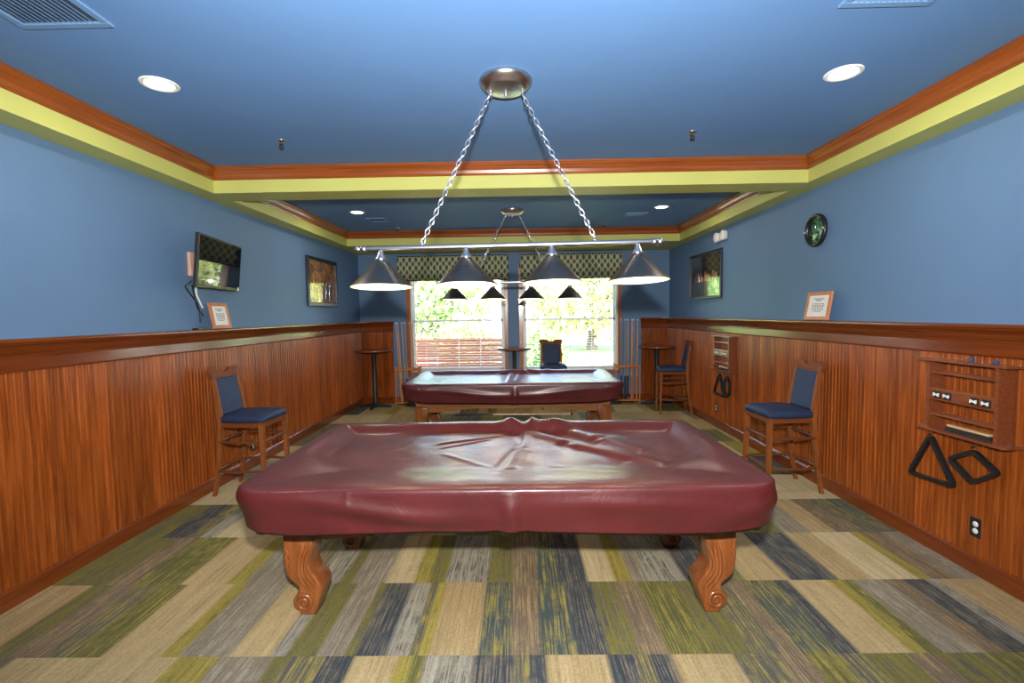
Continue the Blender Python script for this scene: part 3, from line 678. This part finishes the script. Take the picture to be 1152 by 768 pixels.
cover('maroon vinyl cover draped over the far pool table, white with window glare', T2,
      [(-.02, .6, -.06, -.3, .03, .012), (.05, .55, .0, -.2, .025, .010), (-.1, .62, -.5, .2, .03, .006), (.3, .64, .7, .1, .03, .008), (-.8, .5, -.95, -.3, .04, .006), (.12, .64, .25, .45, .03, .014)],
      [(0, .08, .012), (.25, .06, .014), (.5, .05, .010), (-.9, .12, .006)], hem2, swag2, 6.2)

# ------------------------------------------------------------------ billiard lights
def chain(p0, p1):
    w = MB(); p0, p1 = Vector(p0), Vector(p1); L = (p1-p0).length; d = (p1-p0).normalized(); pitch = .031; n = int(L/pitch)
    a0 = d.cross(Vector((0, 1, 0))).normalized(); b0 = d.cross(a0).normalized()
    for i in range(n):
        c = p0+d*((i+.5)*L/n); s = a0 if i % 2 else b0; pts = []
        for k in range(14):
            t = 2*PI*k/14; pts.append(c+d*(math.cos(t)*.0215)+s*(math.sin(t)*.0115))
        w.loop_tube(pts, .0034, 6)
    return w
def billiard_light(label, loc, tilt, canopy_dx=0):
    e = thing('billiard_light', label, 'ceiling light', loc, rot=(0, tilt, 0), group='billiard lights')
    top = ZC-loc[2]                          # loc z is the bar height
    w = MB(); cx = -.05-loc[0]-tilt*top
    w.lathe([(0, top), (.150, top), (.153, top-.008), (.150, top-.020), (.132, top-.036), (.125, top-.040), (.118, top-.050), (.100, top-.056), (0, top-.058)], 40, (cx, 0, 0)); w.obj('canopy', 'nickel', e)
    w = MB()
    for x in (-.088, 0, .095): w.lathe([(.009, top-.056), (.009, top-.082), (.006, top-.090), (0, top-.090)], 10, (cx+x, 0, 0))
    w.obj('canopy_stem', 'chrome', e)
    for x0, x1 in ((-.095, -.508), (.095, .508)):
        chain((cx+x0, 0, top-.082), (x1, 0, .022)).obj('chain', 'chrome', e)
    w = MB(); w.tube([(-.87, 0, 0), (.87, 0, 0)], .0155, 16); w.obj('bar', 'nickel', e)
    for s in (-1, 1):
        w = MB(); w.lathe([(0, -.028), (.014, -.026), (.020, -.018), (.020, .006), (.014, .012), (.022, .018), (.022, .030), (.013, .036), (.010, .048), (0, .05)] if s > 0 else [(0, .028), (.014, .026), (.020, .018), (.020, -.006), (.014, -.012), (.022, -.018), (.022, -.030), (.013, -.036), (.010, -.048), (0, -.05)], 16, (s*.86, 0, 0), 'x')
        w.obj('finial', 'nickel', e)
        w = MB(); w.lathe([(.010, 0), (.010, .012), (.005, .024), (.005, .034), (0, .034)], 10, (s*.508, 0, .01)); w.obj('hanging_loop', 'chrome', e)
    for k in range(4):
        x = -.751+k*.5007
        w = MB(); w.lathe([(.016, -.010), (.018, -.030), (.024, -.036), (.024, -.046), (.030, -.052), (.036, -.066), (.034, -.072), (0, -.072)], 20, (x, 0, 0)); w.obj('lamp_socket', 'nickel', e, rot=(-.055, 0, 0))
        w = MB(); pr = [(.026, -.066), (.032, -.070), (.176, -.223), (.178, -.226)]; w.lathe(pr, 48)
        w.cur = 1; w.lathe([(.178, -.226), (.175, -.226), (.171, -.222), (.030, -.075), (0, -.073)], 48); sh = w.obj('lamp_shade', ['shade', 'shade_in'], e, loc=(x, 0, 0), rot=(-.055, 0, 0))
        w = MB(); w.lathe([(.012, -.074), (.013, -.095), (.024, -.115), (.030, -.140), (.026, -.160), (.014, -.172), (0, -.175)], 18); w.obj('bulb', 'bulb', sh)
        light('bulb_glow', 'POINT', (0, 0, -.19), BULB_W, (1, .84, .58), size=.03, parent=sh)
    return e
billiard_light('four-shade pewter billiard light over the near pool table', (-.047, 2.80, 2.022), -.0095)
billiard_light('four-shade pewter billiard light over the far pool table', (-.068, 6.20, 2.035), .008)

# ------------------------------------------------------------------ bar stools (front is -y)
def bar_stool(label, loc, rz):
    e = thing('bar_stool', label, 'bar stool', loc, rz, group='bar stools')
    # seat cushion: pillow grid with trapezoid outline
    w = MB(); n = 16; V = []; top = []
    for side in (1, 0):
        for j in range(n+1):
            for i in range(n+1):
                u, v = i/n*2-1, j/n*2-1; su = math.copysign(1-(1-abs(u))**1.7, u); sv = math.copysign(1-(1-abs(v))**1.7, v)
                hw = .225 if v < 0 else .225-.025*v; k = 1-.06*(abs(su)**4)*(abs(sv)**4)
                x, y = su*hw*k, sv*.215*k; e_ = max(abs(su), abs(sv))
                z = .685+(.032+.046*(1-abs(su)**3.2)**.5*(1-abs(sv)**3.2)**.5-.006*math.exp(-((u)**2+(v)**2)*4) if side else -.004+.0*e_)
                V.append((x, y, z))
    m = (n+1)**2
    fs = []
    for j in range(n):
        for i in range(n):
            a = j*(n+1)+i; fs.append([a, a+1, a+n+2, a+n+1]); fs.append([m+a, m+a+n+1, m+a+n+2, m+a+1])
    ring = list(range(n))+[j*(n+1)+n for j in range(n)]+[n*(n+1)+i for i in range(n, 0, -1)]+[j*(n+1) for j in range(n, 0, -1)]
    for k in range(len(ring)): fs.append([ring[k], m+ring[k], m+ring[(k+1) % len(ring)], ring[(k+1) % len(ring)]])
    w.add(V, fs, True); w.obj('seat', 'navy', e)
    w = MB(); w.prism([(-.215, -.205), (.215, -.205), (.195, .20), (-.195, .20)], .635, .683, 'z'); w.obj('seat_frame', 'stool_x', e)
    for sx in (-1, 1):                       # front legs
        w = MB(); a = Vector((sx*.198, -.188, .66)); b = Vector((sx*.205, -.200, 0))
        w.tube([b, b.lerp(a, .3), b.lerp(a, .7), a], [.019, .023, .027, .029], 4); w.obj('leg', 'stool_z', e)
    for sx in (-1, 1):                       # back legs run on up into the back posts
        w = MB()
        w.tube([(sx*.19, .285, 0), (sx*.187, .245, .2), (sx*.183, .215, .45), (sx*.180, .205, .66), (sx*.172, .220, .82), (sx*.168, .245, .98), (sx*.166, .272, 1.12)], [.020, .023, .026, .028, .026, .023, .021], 4)
        w.obj('leg', 'stool_z', e)
    rot = Matrix.Rotation(-.185, 3, 'X')
    w = MB(); w.box(-.152, .152, -.028, .026, .02, .365, .018, 4, rot=rot, piv=(0, 0, 0))
    w.obj('backrest', 'navy', e, loc=(0, .208, .715))
    crest = [(-.204, .085), (-.210, .055), (-.196, .03), (-.18, .0), (.18, .0), (.196, .03), (.210, .055), (.204, .085), (.15, .092), (.075, .088), (.055, .070), (.03, .058), (0, .055), (-.03, .058), (-.055, .070), (-.075, .088), (-.15, .092)]
    w = MB(); w.prism(crest, -.015, .017, 'y', bev=.005)
    w.v = [tuple(rot @ Vector(q)) for q in w.v]; w.obj('crest_rail', 'stool_x', e, loc=(0, .268, 1.07))
    # stretchers: two levels; sides and bowed back
    for z, bow in ((.50, .03), (.235, .05)):
        for pts, r in (([(-.20, -.195, z), (.20, -.195, z)], .012), ):
            w = MB(); w.tube(pts, .0145, 8, squash=.8); w.obj('stretcher', 'stool_dark', e)
        for s in (-1, 1):
            w = MB(); w.tube([(s*.20, -.19, z), (s*(.20+bow*.6), -.05, z), (s*(.20+bow*.7), .09, z), (s*.188, .225+.06*(.5-z), z)], .0125, 8); w.obj('stretcher', 'stool_dark', e)
        w = MB(); yb = .222+.07*(.5-z); w.tube([(-.187, yb, z), (-.1, yb+bow*.5, z), (.1, yb+bow*.5, z), (.187, yb, z)], .0125, 8); w.obj('stretcher', 'stool_dark', e)
    return e
# each stool: the first is built, the others are copies with labels of their own
s0 = bar_stool('navy-cushioned wooden bar stool against the right wall beside the near pool table', (2.37, 4.31, 0), math.radians(-89))
dup(s0, (-2.50, 4.39, 0), math.radians(88), 'navy-cushioned wooden bar stool against the left wall under the television')
dup(s0, (2.46, 7.62, 0), math.radians(-98), 'navy-cushioned wooden bar stool beside the pub table in the right far corner')
dup(s0, (.60, 8.17, 0), math.radians(3), 'bar stool facing the room in front of the right window')

# ------------------------------------------------------------------ pub tables
def pub_table(label, loc, hw):
    e = thing('pub_table', label, 'pub table', loc, group='pub tables')
    w = MB(); w.lathe([(0, 1.035), (hw-.012, 1.035), (hw-.003, 1.030), (hw, 1.02), (hw, 1.008), (hw-.004, .999), (hw-.012, .995), (0, .995)], 56); w.obj('tabletop', 'rack_wood', e)
    w = MB(); w.lathe([(.0, 1.0), (.13, .995), (.13, .985), (.045, .975), (.040, .96), (.040, .06), (.05, .05), (.075, .035), (.085, .02), (0, .02)], 24); w.obj('column', 'black_metal', e)
    w = MB()
    for k in range(4):
        a = k*PI/2; d = Vector((math.cos(a), math.sin(a), 0)); w.tube([d*.03+Vector((0, 0, .045)), d*.16+Vector((0, 0, .032)), d*.27+Vector((0, 0, .018))], [.034, .028, .02], 8, squash=1.2)
        w.lathe([(0, 0), (.022, 0), (.022, .02), (0, .022)], 12, tuple(d*.265))
    w.obj('base', 'black_metal', e); return e
pub_table('tall pub table in the left far corner, by the cue stand', (-2.555, 8.335, 0), .325)
pub_table('tall pub table between the two windows', (-.065, 8.33, 0), .305)
pub_table('tall pub table in the right far corner, beside a bar stool', (2.440, 8.33, 0), .31)

# ------------------------------------------------------------------ floor cue stands and cues
def cue_stand(label, loc, holes):
    e = thing('cue_stand', label, 'cue stand', loc, group='cue stands')
    w = MB(); w.box(-.215, .215, -.10, .10, .03, .055, .006); w.obj('base', 'rack_orange', e)
    for sx in (-1, 1):
        for sy in (-1, 1):
            w = MB(); w.tube([(sx*.212, sy*.088, 0), (sx*.212, sy*.088, .66)], .012, 8); w.lathe([(.012, .66), (.02, .67), (.018, .69), (.008, .70), (0, .70)], 12, (sx*.212, sy*.088, 0)); w.obj('post', 'rack_orange', e)
    w = MB()
    for sy in (-1, 1): w.box(-.225, .225, sy*.088-.012, sy*.088+.012, .635, .665, .004)
    for sx in (-1, 1): w.box(sx*.213-.012, sx*.213+.012, -.088, .088, .636, .664, .004)
    w.obj('top_rail', 'rack_orange', e)
    for x, y in holes:
        w = MB(); c = Vector((x, y, .65)); w.loop_tube([c+Vector((0.0225*math.cos(t*PI/8), 0.0225*math.sin(t*PI/8), 0)) for t in range(16)], .0045, 6)
        ye = math.copysign(.078, y); w.tube([(x, y+math.copysign(.022, y), .65), (x, ye, .65)], .004, 6); w.obj('cue_holder', 'rack_orange', e)
    return e
CSL = (-2.01, 8.565, 0); CSR = (1.965, 8.565, 0)
def cue(label, loc, lean, shaft, butt, grp):
    e = thing('pool_cue', label, 'pool cue', loc, group=grp, rot=(lean[1], lean[0], 0))
    w = MB(); w.tube([(0, 0, .42), (0, 0, .75), (0, 0, 1.42)], [.0150, .0128, .0085], 10); w.obj('shaft', shaft, e)
    w = MB(); w.tube([(0, 0, .0), (0, 0, .012), (0, 0, .42)], [.0155, .0165, .0151], 10); w.obj('butt', butt, e)
    w = MB(); w.tube([(0, 0, 1.42), (0, 0, 1.445)], [.0086, .0086], 8); w.obj('tip', 'white', e)
cl = ['leftmost', 'second from the left', 'third from the left', 'fourth from the left', 'fifth from the left', 'rightmost']
for base, side, rowdef in ((CSL, 'left', [(-.14, 'cue_light', 'cue_light', 'pale', -.050), (-.098, 'cue_light', 'cue_orange', 'pale', -.044), (-.052, 'cue_light', 'cue_orange', 'pale', -.036), (.004, 'cue_grey', 'cue_dark', 'grey', -.026), (.060, 'cue_orange', 'cue_dark', 'orange-brown', -.014), (.110, 'cue_orange', 'cue_orange', 'orange-brown', -.004)]),
                           (CSR, 'right', [(-.095, 'cue_grey', 'cue_dark', 'grey', .0), (-.04, 'cue_grey', 'cue_dark', 'grey', .004), (.02, 'cue_light', 'cue_dark', 'pale', .006), (.075, 'cue_light', 'cue_orange', 'pale', .008), (.12, 'cue_orange', 'cue_orange', 'orange-brown', .012), (.165, 'cue_light', 'cue_orange', 'pale', .014)])):
    holes = [(q[0]+.594*q[4], .036 if i % 2 == 0 else -.036) for i, q in enumerate(rowdef)]
    cue_stand('orange wood floor cue stand by the %s window' % side, base, holes)
    for i, (dx, sh, bt, nm, ln) in enumerate(rowdef):
        cue('%s pool cue, %s in the stand by the %s window' % (nm, cl[i], side), (base[0]+dx, base[1]+(.036 if i % 2 == 0 else -.036), .0555), (ln, 0), sh, bt, 'cues in the %s stand' % side)
# bridge stick hanging on hooks under the far table
e = thing('bridge_stick', 'bridge stick hung under the far pool table, dark butt to the left', 'bridge stick', (-.80, 5.80, .385))
w = MB(); w.tube([(.48, 0, 0), (1.45, 0, -.004)], [.011, .008], 10); w.obj('shaft', M['cue_light'], e)
w = MB(); w.tube([(0, 0, 0), (.01, 0, 0), (.48, 0, 0)], [.012, .016, .012], 10); w.obj('butt', 'cue_dark', e)
w = MB(); w.box(1.44, 1.455, -.05, .05, -.02, .03, .006); w.obj('bridge_head', 'black', e)
for x in (.1, .95):
    w = MB(); w.tube([(x, 0, .14), (x, 0, .02), (x, -.012, -.012), (x, .0, -.018), (x, .014, -.010)], .003, 6); w.obj('hook', 'black_metal', e)

# ------------------------------------------------------------------ wall ball racks (local x along wall, +y out of wall)
def ball_rack(label, loc, rz, hooks):
    e = thing('wall_rack', label, 'wall rack', loc, rz, group='wall racks')
    w = MB(); w.box(-.285, .285, 0, .115, .445, .460, .003); w.obj('top_shelf', 'rack_wood', e)
    w = MB(); w.prism([(-.285, 0), (.285, 0), (.285, .10), (.27, .12), (-.27, .12), (-.285, .10)], 0, .015, 'z'); w.obj('shelf', 'rack_wood', e)
    for s in (-1, 1):
        w = MB(); w.prism([(0, .015), (.10, .015), (.10, .40), (.105, .445), (0, .445)], s*.222-.011, s*.222+.011, 'x'); w.obj('side_panel', 'rack_wood', e)
    for z in (.373, .105):
        w = MB(); w.box(-.212, .212, .072, .098, z-.006, z+.006, .002); w.obj('rail', 'rack_wood', e)
    for z in (.373, .105):
        w = MB(); w.box(-.212, .212, .010, .030, z-.006, z+.006, .002); w.obj('rail', 'rack_wood', e)
    w = MB(); w.box(-.212, .212, .082, .098, .197, .278, .003); w.obj('clip_board', 'rack_wood', e)
    for x in (-.165, -.095, .080, .150):
        cb = MB(); cb.box(x-.026, x+.026, .098, .104, .212, .256, .003); c = cb.obj('cue_clip', 'black', e)
        k = MB()
        for s in (-1, 1): k.prism([(x+s*.002, .232), (x+s*.018, .224), (x+s*.018, .246), (x+s*.002, .238)], .104, .113, 'y')
        k.obj('spring_clip', 'white', c)
    for x in hooks:
        w = MB(); w.tube([(x, .05, .0), (x, .05, -.03), (x, .056, -.043), (x, .066, -.045), (x, .074, -.036)], .0035, 6); w.obj('hook', 'black_metal', e)
    return e
def brush(label, loc, rz):
    e = thing('table_brush', label, 'brush', loc, rz, group='table brushes')
    w = MB(); w.box(-.135, .135, -.022, .022, .026, .042, .007); w.obj('handle', 'brush_wood', e)
    w = MB(); w.prism([(-.135, .026), (.135, .026), (.15, 0), (-.15, 0)], -.02, .02, 'y'); w.obj('bristles', 'bristle', e)
def rack_frame(name, label, loc, rz, pts, rad, tilt, grp, h=.03):
    """rounded ball-rack frame in the local x-z plane, hanging from its top point"""
    P = [Vector((a, 0, b)) for a, b in pts]; n = len(P); path = []
    for i in range(n):
        p, a, b = P[i], P[i-1], P[(i+1) % n]; d0 = (a-p).normalized(); d1 = (b-p).normalized()
        for k in range(6):
            t = k/5; q0 = p+d0*rad; q1 = p+d1*rad; path.append(((1-t)**2)*q0+2*t*(1-t)*p+t*t*q1)
    w = MB(); m = len(path); c = sum(path, Vector())/m; vs = []
    for i, p in enumerate(path):
        d = (path[(i+1) % m]-path[i-1]).normalized(); nr = Vector((d.z, 0, -d.x))
        if nr.dot(p-c) < 0: nr = -nr
        for o, y in ((-.011, -h/2), (.011, -h/2), (.013, 0), (.011, h/2), (-.011, h/2), (-.013, 0)): vs.append(p+nr*o+Vector((0, y, 0)))
    w.add(vs, [[i*6+k, i*6+(k+1) % 6, ((i+1) % m)*6+(k+1) % 6, ((i+1) % m)*6+k] for i in range(m) for k in range(6)], False)
    o = w.obj(name, 'black', loc=loc, rot=(0, 0, 0)); o.rotation_euler = Matrix.Rotation(rz, 3, 'Z').to_euler()
    o.matrix_world = Matrix.Translation(loc) @ Matrix.Rotation(rz, 4, 'Z') @ Matrix.Rotation(tilt, 4, 'Y')
    return tag(o, label, name.replace('_', ' '), grp)
RX = XR-.013
for yc, zb, near, where in ((2.868, .835, True, 'near'), (6.235, .835, False, 'far')):
    ball_rack('%s wooden rack on the right wall, %s' % (('larger nearer', 'holding a brush and blue chalk') if near else ('smaller-looking farther', 'beyond the right-hand bar stool')), (RX, yc, zb), PI/2, (-.062, .235) if near else (-.10, .13))
    brush('bench brush lying on the shelf of the %s wall rack' % where, (RX-.062, yc-.035, zb+.016), PI/2)
    tri = [(0, 0), (-.165, -.285), (.165, -.285)]
    rack_frame('ball_triangle', 'black triangle frame hanging under the %s wall rack' % where, (RX-.058, yc+.235 if near else yc+.13, zb-.052), PI/2, tri, .03, .055 if near else -.02, 'ball triangles')
    dia = [(0, 0), (-.145, -.085), (0, -.19), (.15, -.09)] if near else [(0, 0), (-.08, -.07), (-.08, -.19), (0, -.26), (.08, -.19), (.08, -.07)]
    rack_frame('ball_diamond', 'black diamond frame hanging under the %s wall rack' % where, (RX-.058, yc-.062 if near else yc-.10, zb-.070), PI/2, dia, .025, .0, 'ball diamonds')
for y, nm in ((2.853, 'left'), (2.705, 'right')):
    w = MB(); w.box(-.011, .011, -.011, .011, 0, .020, .003); o = w.obj('chalk_cube', ['chalk'], loc=(RX-.05, y, .835+.461))
    tag(o, 'blue chalk cube on top of the near wall rack, the %s of two' % nm, 'chalk', 'chalk cubes')

# ------------------------------------------------------------------ things on the walls
def outlet(label, loc, rz):
    e = thing('wall_outlet', label, 'outlet', loc, rz, group='wall outlets')
    w = MB(); w.box(-.038, .038, 0, .006, -.060, .060, .003); w.obj('cover_plate', 'black', e)
    for z in (-.021, .021):
        w = MB(); w.lathe([(0, .010), (.015, .010), (.0165, .008), (.0165, .004)], 20, (0, 0, z), 'y'); w.obj('socket', 'white', e)
        w = MB()
    return e
outlet('black outlet with white sockets low on the right wall, nearest', (XR-.0125, 2.832, .288), PI/2)
outlet('black outlet low on the right wall below the far wall rack', (XR-.0125, 6.59, .272), PI/2)
outlet('black outlet low on the left wall behind the bar stool', (XL+.0125, 5.03, .24), -PI/2)
# television
e = thing('television', 'black flat television on the left wall above a framed sign', 'television', (XL+.125, 4.41, 2.12), rot=(-.095, 0, -PI/2+.19))
w = MB(); w.box(-.462, .462, -.002, .03, -.228, .228, .006, 3); w.obj('bezel', 'black', e)
w = MB(); w.box(-.442, .442, .0295, .032, -.196, .206); w.obj('screen', 'screen', e)
w = MB(); w.box(-.440, -.398, .0305, .0325, -.220, -.184); w.obj('label_sticker', 'white', e)
w = MB(); w.box(-.09, .09, -.048, -.02, -.09, .09, .006); w.box(-.03, .03, -.118, -.04, -.06, .06); w.obj('wall_mount', 'black_metal', e)

w = MB(); w.box(-.06, .06, 0, .03, -.105, .105, .005); o = w.obj('cover_box', 'beige', loc=(XL, 4.235, 2.105), rot=(0, 0, -PI/2)); tag(o, 'beige box on the left wall behind the television edge', 'box')
e = thing('television_cable', 'black and white cable dangling under the television', 'cable', (XL+.02, 4.15, 1.62))
w = MB(); w.tube([(.03, .05, .30), (.02, .065, .22), (.025, .10, .15), (.02, .14, .10)], .0075, 8); w.obj('white_cable', 'white', e)
w = MB(); w.tube([(.06, -.05, .33), (.04, -.10, .28), (.03, -.04, .23), (.03, .05, .15), (.03, .09, .05), (.04, .07, -.03)], .007, 8); w.tube([(.05, -.03, .30), (.03, .02, .22), (.02, .07, .10), (.03, .13, .03)], .006, 8)
w.obj('black_cable', 'black', e)
# framed signs on the ledge (local: x along wall, +y out, leaning back)
def ledge_sign(label, loc, rz, lean, w_, h_):
    e = thing('framed_sign', label, 'sign', loc, rot=(0, 0, rz), group='framed signs')
    rot = Matrix.Rotation(lean, 3, 'X')
    def lean_obj(mb, name, mat, par):
        mb.v = [tuple(rot @ Vector(q)) for q in mb.v]; return mb.obj(name, mat, par)
    fr = MB(); b = .032
    for a in ((-w_/2, w_/2, -.01, .01, 0, b), (-w_/2, w_/2, -.01, .01, h_-b, h_), (-w_/2, -w_/2+b, -.01, .01, b, h_-b), (w_/2-b, w_/2, -.01, .01, b, h_-b)): fr.box(*a, .003)
    lean_obj(fr, 'frame', 'sign_wood', e)
    pg = MB(); pg.box(-w_/2+b, w_/2-b, -.006, .004, b, h_-b); page = lean_obj(pg, 'page', 'paper', e)
    tx = MB(); rnd = random.Random(4)
    for r, (z, wd, hh) in enumerate([(.84, .52, .009), (.76, .26, .009), (.60, .6, .006), (.53, .66, .006), (.46, .62, .006), (.39, .58, .006), (.31, .62, .006), (.24, .4, .006)]):
        x = -wd*(w_-2*b)*.5; xe = -x
        while x < xe:
            l_ = rnd.uniform(.012, .035); tx.box(x, min(x+l_, xe), .004, .0048, b+(h_-2*b)*z-hh/2, b+(h_-2*b)*z+hh/2); x += l_+.007
    lean_obj(tx, 'print', 'ink', page)
    st = MB(); st.prism([(-.012, .01), (-.10, .0), (-.10, .006), (-.03, h_*.6)], -.012, .012, 'x')
    st.v = [tuple(Vector(q)) for q in st.v]; st.obj('easel_back', 'sign_wood', e)
    return e
ledge_sign('orange-framed white notice standing on the left ledge below the television', (XL+.085, 4.50, CAPT+.004), -PI/2, .19, .27, .245)
ledge_sign('orange-framed white notice leaning on the right ledge below the clock', (XR-.085, 4.31, CAPT+.004), PI/2, .16, .34, .255)
w = MB(); w.box(-.10, .10, -.03, .03, 0, .016, .005); o = w.obj('ledge_box', 'black', loc=(XL+.07, 4.22, CAPT), rot=(0, 0, PI/2+.1)); tag(o, 'small flat dark box lying on the left ledge beside the framed notice', 'box')
# pictures
def picture(label, loc, rz, w_, h_, dark):
    e = thing('framed_picture', label, 'picture', loc, rz, group='framed pictures'); b = .055 if not dark else .035
    fr = MB()
    for a in ((-w_/2, w_/2, 0, .03, 0, b), (-w_/2, w_/2, 0, .03, h_-b, h_), (-w_/2, -w_/2+b, 0, .03, b, h_-b), (w_/2-b, w_/2, 0, .03, b, h_-b)): fr.box(*a, .006)
    fr.obj('frame', 'black', e)
    W, H = w_-2*b, h_-2*b
    pn = MB(); pn.box(-W/2, W/2, .004, .016, b, h_-b); pr = pn.obj('print', 'art_dark' if dark else 'art_warm', e)
    f = MB()
    if dark:
        for k in range(9):
            x = -W*.36+k*W*.085; z = b+H*(.50+.06*math.sin(k*2.1)); f.prism([(x-.03, b+H*.36), (x+.03, b+H*.36), (x+.034, z-.02), (x+.016, z+.03), (x-.016, z+.03), (x-.034, z-.02)], .016, .0172, 'y')
        f.obj('figures', 'art_people', pr)
        f = MB(); f.box(-W/2, W/2, .016, .0168, b, b+H*.34); f.obj('lower_scene', 'art_grey', pr)
    else:
        arc = [(-W*.42+.0, b+H*.45)]
        for k in range(13):
            t = PI*k/12; arc.append((W*.22-W*.20*math.cos(t)*-1, b+H*.62+H*.24*math.sin(t)))
        f.prism([(W*.08, b+H*.02), (W*.42, b+H*.02)]+[(W*.25+W*.17*math.cos(PI*k/12), b+H*.58+H*.18*math.sin(PI*k/12)) for k in range(13)], .016, .0172, 'y'); f.obj('archway', 'art_people', pr)
        f = MB()
        for k in range(3):
            x = -W*.30+k*W*.14; f.prism([(x-.045, b+H*.08), (x+.045, b+H*.08), (x+.05, b+H*.36), (x+.02, b+H*.42), (x+.022, b+H*.5), (x-.022, b+H*.5), (x-.02, b+H*.42), (x-.05, b+H*.36)], .016, .0172, 'y')
        f.obj('figures', 'art_dark', pr)
picture('black-framed brown print on the left wall', (XL+.022, 7.005, 1.775), -PI/2-.045, .96, .70, False)
picture('black-framed dark print on the right wall below the emergency light', (XR-.024, 6.975, 1.803), PI/2+.045, 1.03, .667, True)
# clock
e = thing('wall_clock', 'round black clock with a green dial on the right wall', 'clock', (XR, 4.45, 2.349), PI/2)
w = MB(); w.lathe([(.150, 0), (.152, .018), (.146, .032), (.126, .034), (.120, .024), (.120, .012), (0, .012)], 48, (0, 0, 0), 'y'); w.obj('rim', 'black', e)
w = MB(); w.lathe([(.120, .0125), (.118, .016), (0, .016)], 40, (0, 0, 0), 'y'); w.obj('dial', 'clock_art', e)
w = MB()
for a, l_ in ((.5, .07), (2.2, .095)): w.tube([(0, .02, 0), (l_*math.cos(a), .02, l_*math.sin(a))], .003, 6)
w.obj('hand', 'black', e)
w = MB()
for s in (-1, 1): w.lathe([(0, .040), (.006, .038), (.008, .033)], 10, (s*.136, 0, 0), 'y')
w.obj('stud', 'white', e)
# emergency light
e = thing('emergency_light', 'white two-headed emergency light high on the right wall', 'emergency light', (XR, 6.47, 2.622), PI/2)
w = MB(); w.box(-.16, .16, 0, .045, -.06, .055, .022, 4); w.obj('body', 'white', e)
for s in (-1, 1):
    w = MB(); w.lathe([(0, -.02), (.05, -.02), (.066, .0), (.068, .018), (.062, .026), (.05, .03), (0, .03)], 20, (s*.105, .035, .0), 'y'); w.obj('lamp_head', 'white', e)

# ------------------------------------------------------------------ ceiling fittings
def can(label, x, y):
    e = thing('recessed_light', label, 'ceiling light', (x, y, ZC), group='recessed ceiling lights')
    w = MB(); w.lathe([(.072, .0), (.074, -.004), (.092, -.007), (.097, -.004), (.098, 0)], 36); w.obj('trim_ring', 'white', e)
    w = MB(); w.lathe([(0, -.004), (.060, -.0035), (.073, -.001)], 32); w.obj('lens', 'lens', e)
    light('downlight', 'AREA', (0, 0, -.012), CAN_W, SPOT_COL, size=.12, parent=e)
can('round recessed light, left in the nearer ceiling tray', -2.025, 2.76); can('round recessed light, right in the nearer ceiling tray', 1.873, 2.80)
can('round recessed light, left in the farther ceiling tray', -2.05, 6.17); can('round recessed light, right in the farther ceiling tray', 1.863, 6.175)
def sprinkler(label, x, y):
    e = thing('sprinkler_head', label, 'sprinkler', (x, y, ZC), group='sprinkler heads')
    w = MB(); w.lathe([(.034, 0), (.034, -.004), (.024, -.010), (.012, -.011), (0, -.011)], 24); w.obj('escutcheon', 'nickel', e)
    w = MB(); w.lathe([(.010, -.010), (.010, -.022), (.006, -.026), (.006, -.030)], 12)
    for s in (-1, 1): w.tube([(s*.008, 0, -.022), (s*.015, 0, -.036), (s*.006, 0, -.050)], .003, 6)
    w.lathe([(0, -.050), (.017, -.050), (.018, -.053), (0, -.054)], 18); w.obj('nozzle', 'black_metal', e)
sprinkler('sprinkler head, left in the nearer ceiling tray', -1.776, 3.655); sprinkler('sprinkler head, right in the nearer ceiling tray', 1.325, 3.64)
sprinkler('sprinkler head, left in the farther ceiling tray', -1.813, 7.28); sprinkler('sprinkler head, right in the farther ceiling tray', 1.321, 7.28)
def vent(label, x0, x1, y0, y1, mat, white=False):
    e = thing('ceiling_vent', label, 'vent', ((x0+x1)/2, (y0+y1)/2, ZC), group='ceiling vents'); hx, hy = (x1-x0)/2, (y1-y0)/2
    w = MB()
    for a in ((-hx, hx, -hy, -hy+.035), (-hx, hx, hy-.035, hy), (-hx, -hx+.035, -hy+.035, hy-.035), (hx-.035, hx, -hy+.035, hy-.035)): w.box(*a, -.012, 0, .003)
    w.obj('frame', mat, e)
    w = MB(); n = int((2*hx-.09)/.024)
    for k in range(n):
        x = -hx+.05+k*.024; w.prism([(x, -.003), (x+.002, -.0025), (x+.021, -.010), (x+.019, -.0115)], -hy+.03, hy-.03, 'y')
    w.obj('louvers', mat, e)
    w = MB(); w.box(-hx+.03, hx-.03, -hy+.03, hy-.03, -.0015, -.0005); w.obj('duct', 'duct', e)
vent('large blue louvred vent at the top left of the near ceiling', -2.235, -1.815, 1.72, 2.215, 'vent')
vent('blue louvred vent at the top right of the near ceiling', 1.435, 1.83, 1.75, 2.195, 'vent')
vent('small vent on the left of the far ceiling tray', -2.06, -1.80, 6.52, 6.80, 'vent'); vent('small vent on the right of the far ceiling tray', 1.48, 1.77, 6.48, 6.68, 'vent')
bpy.context.view_layer.update()
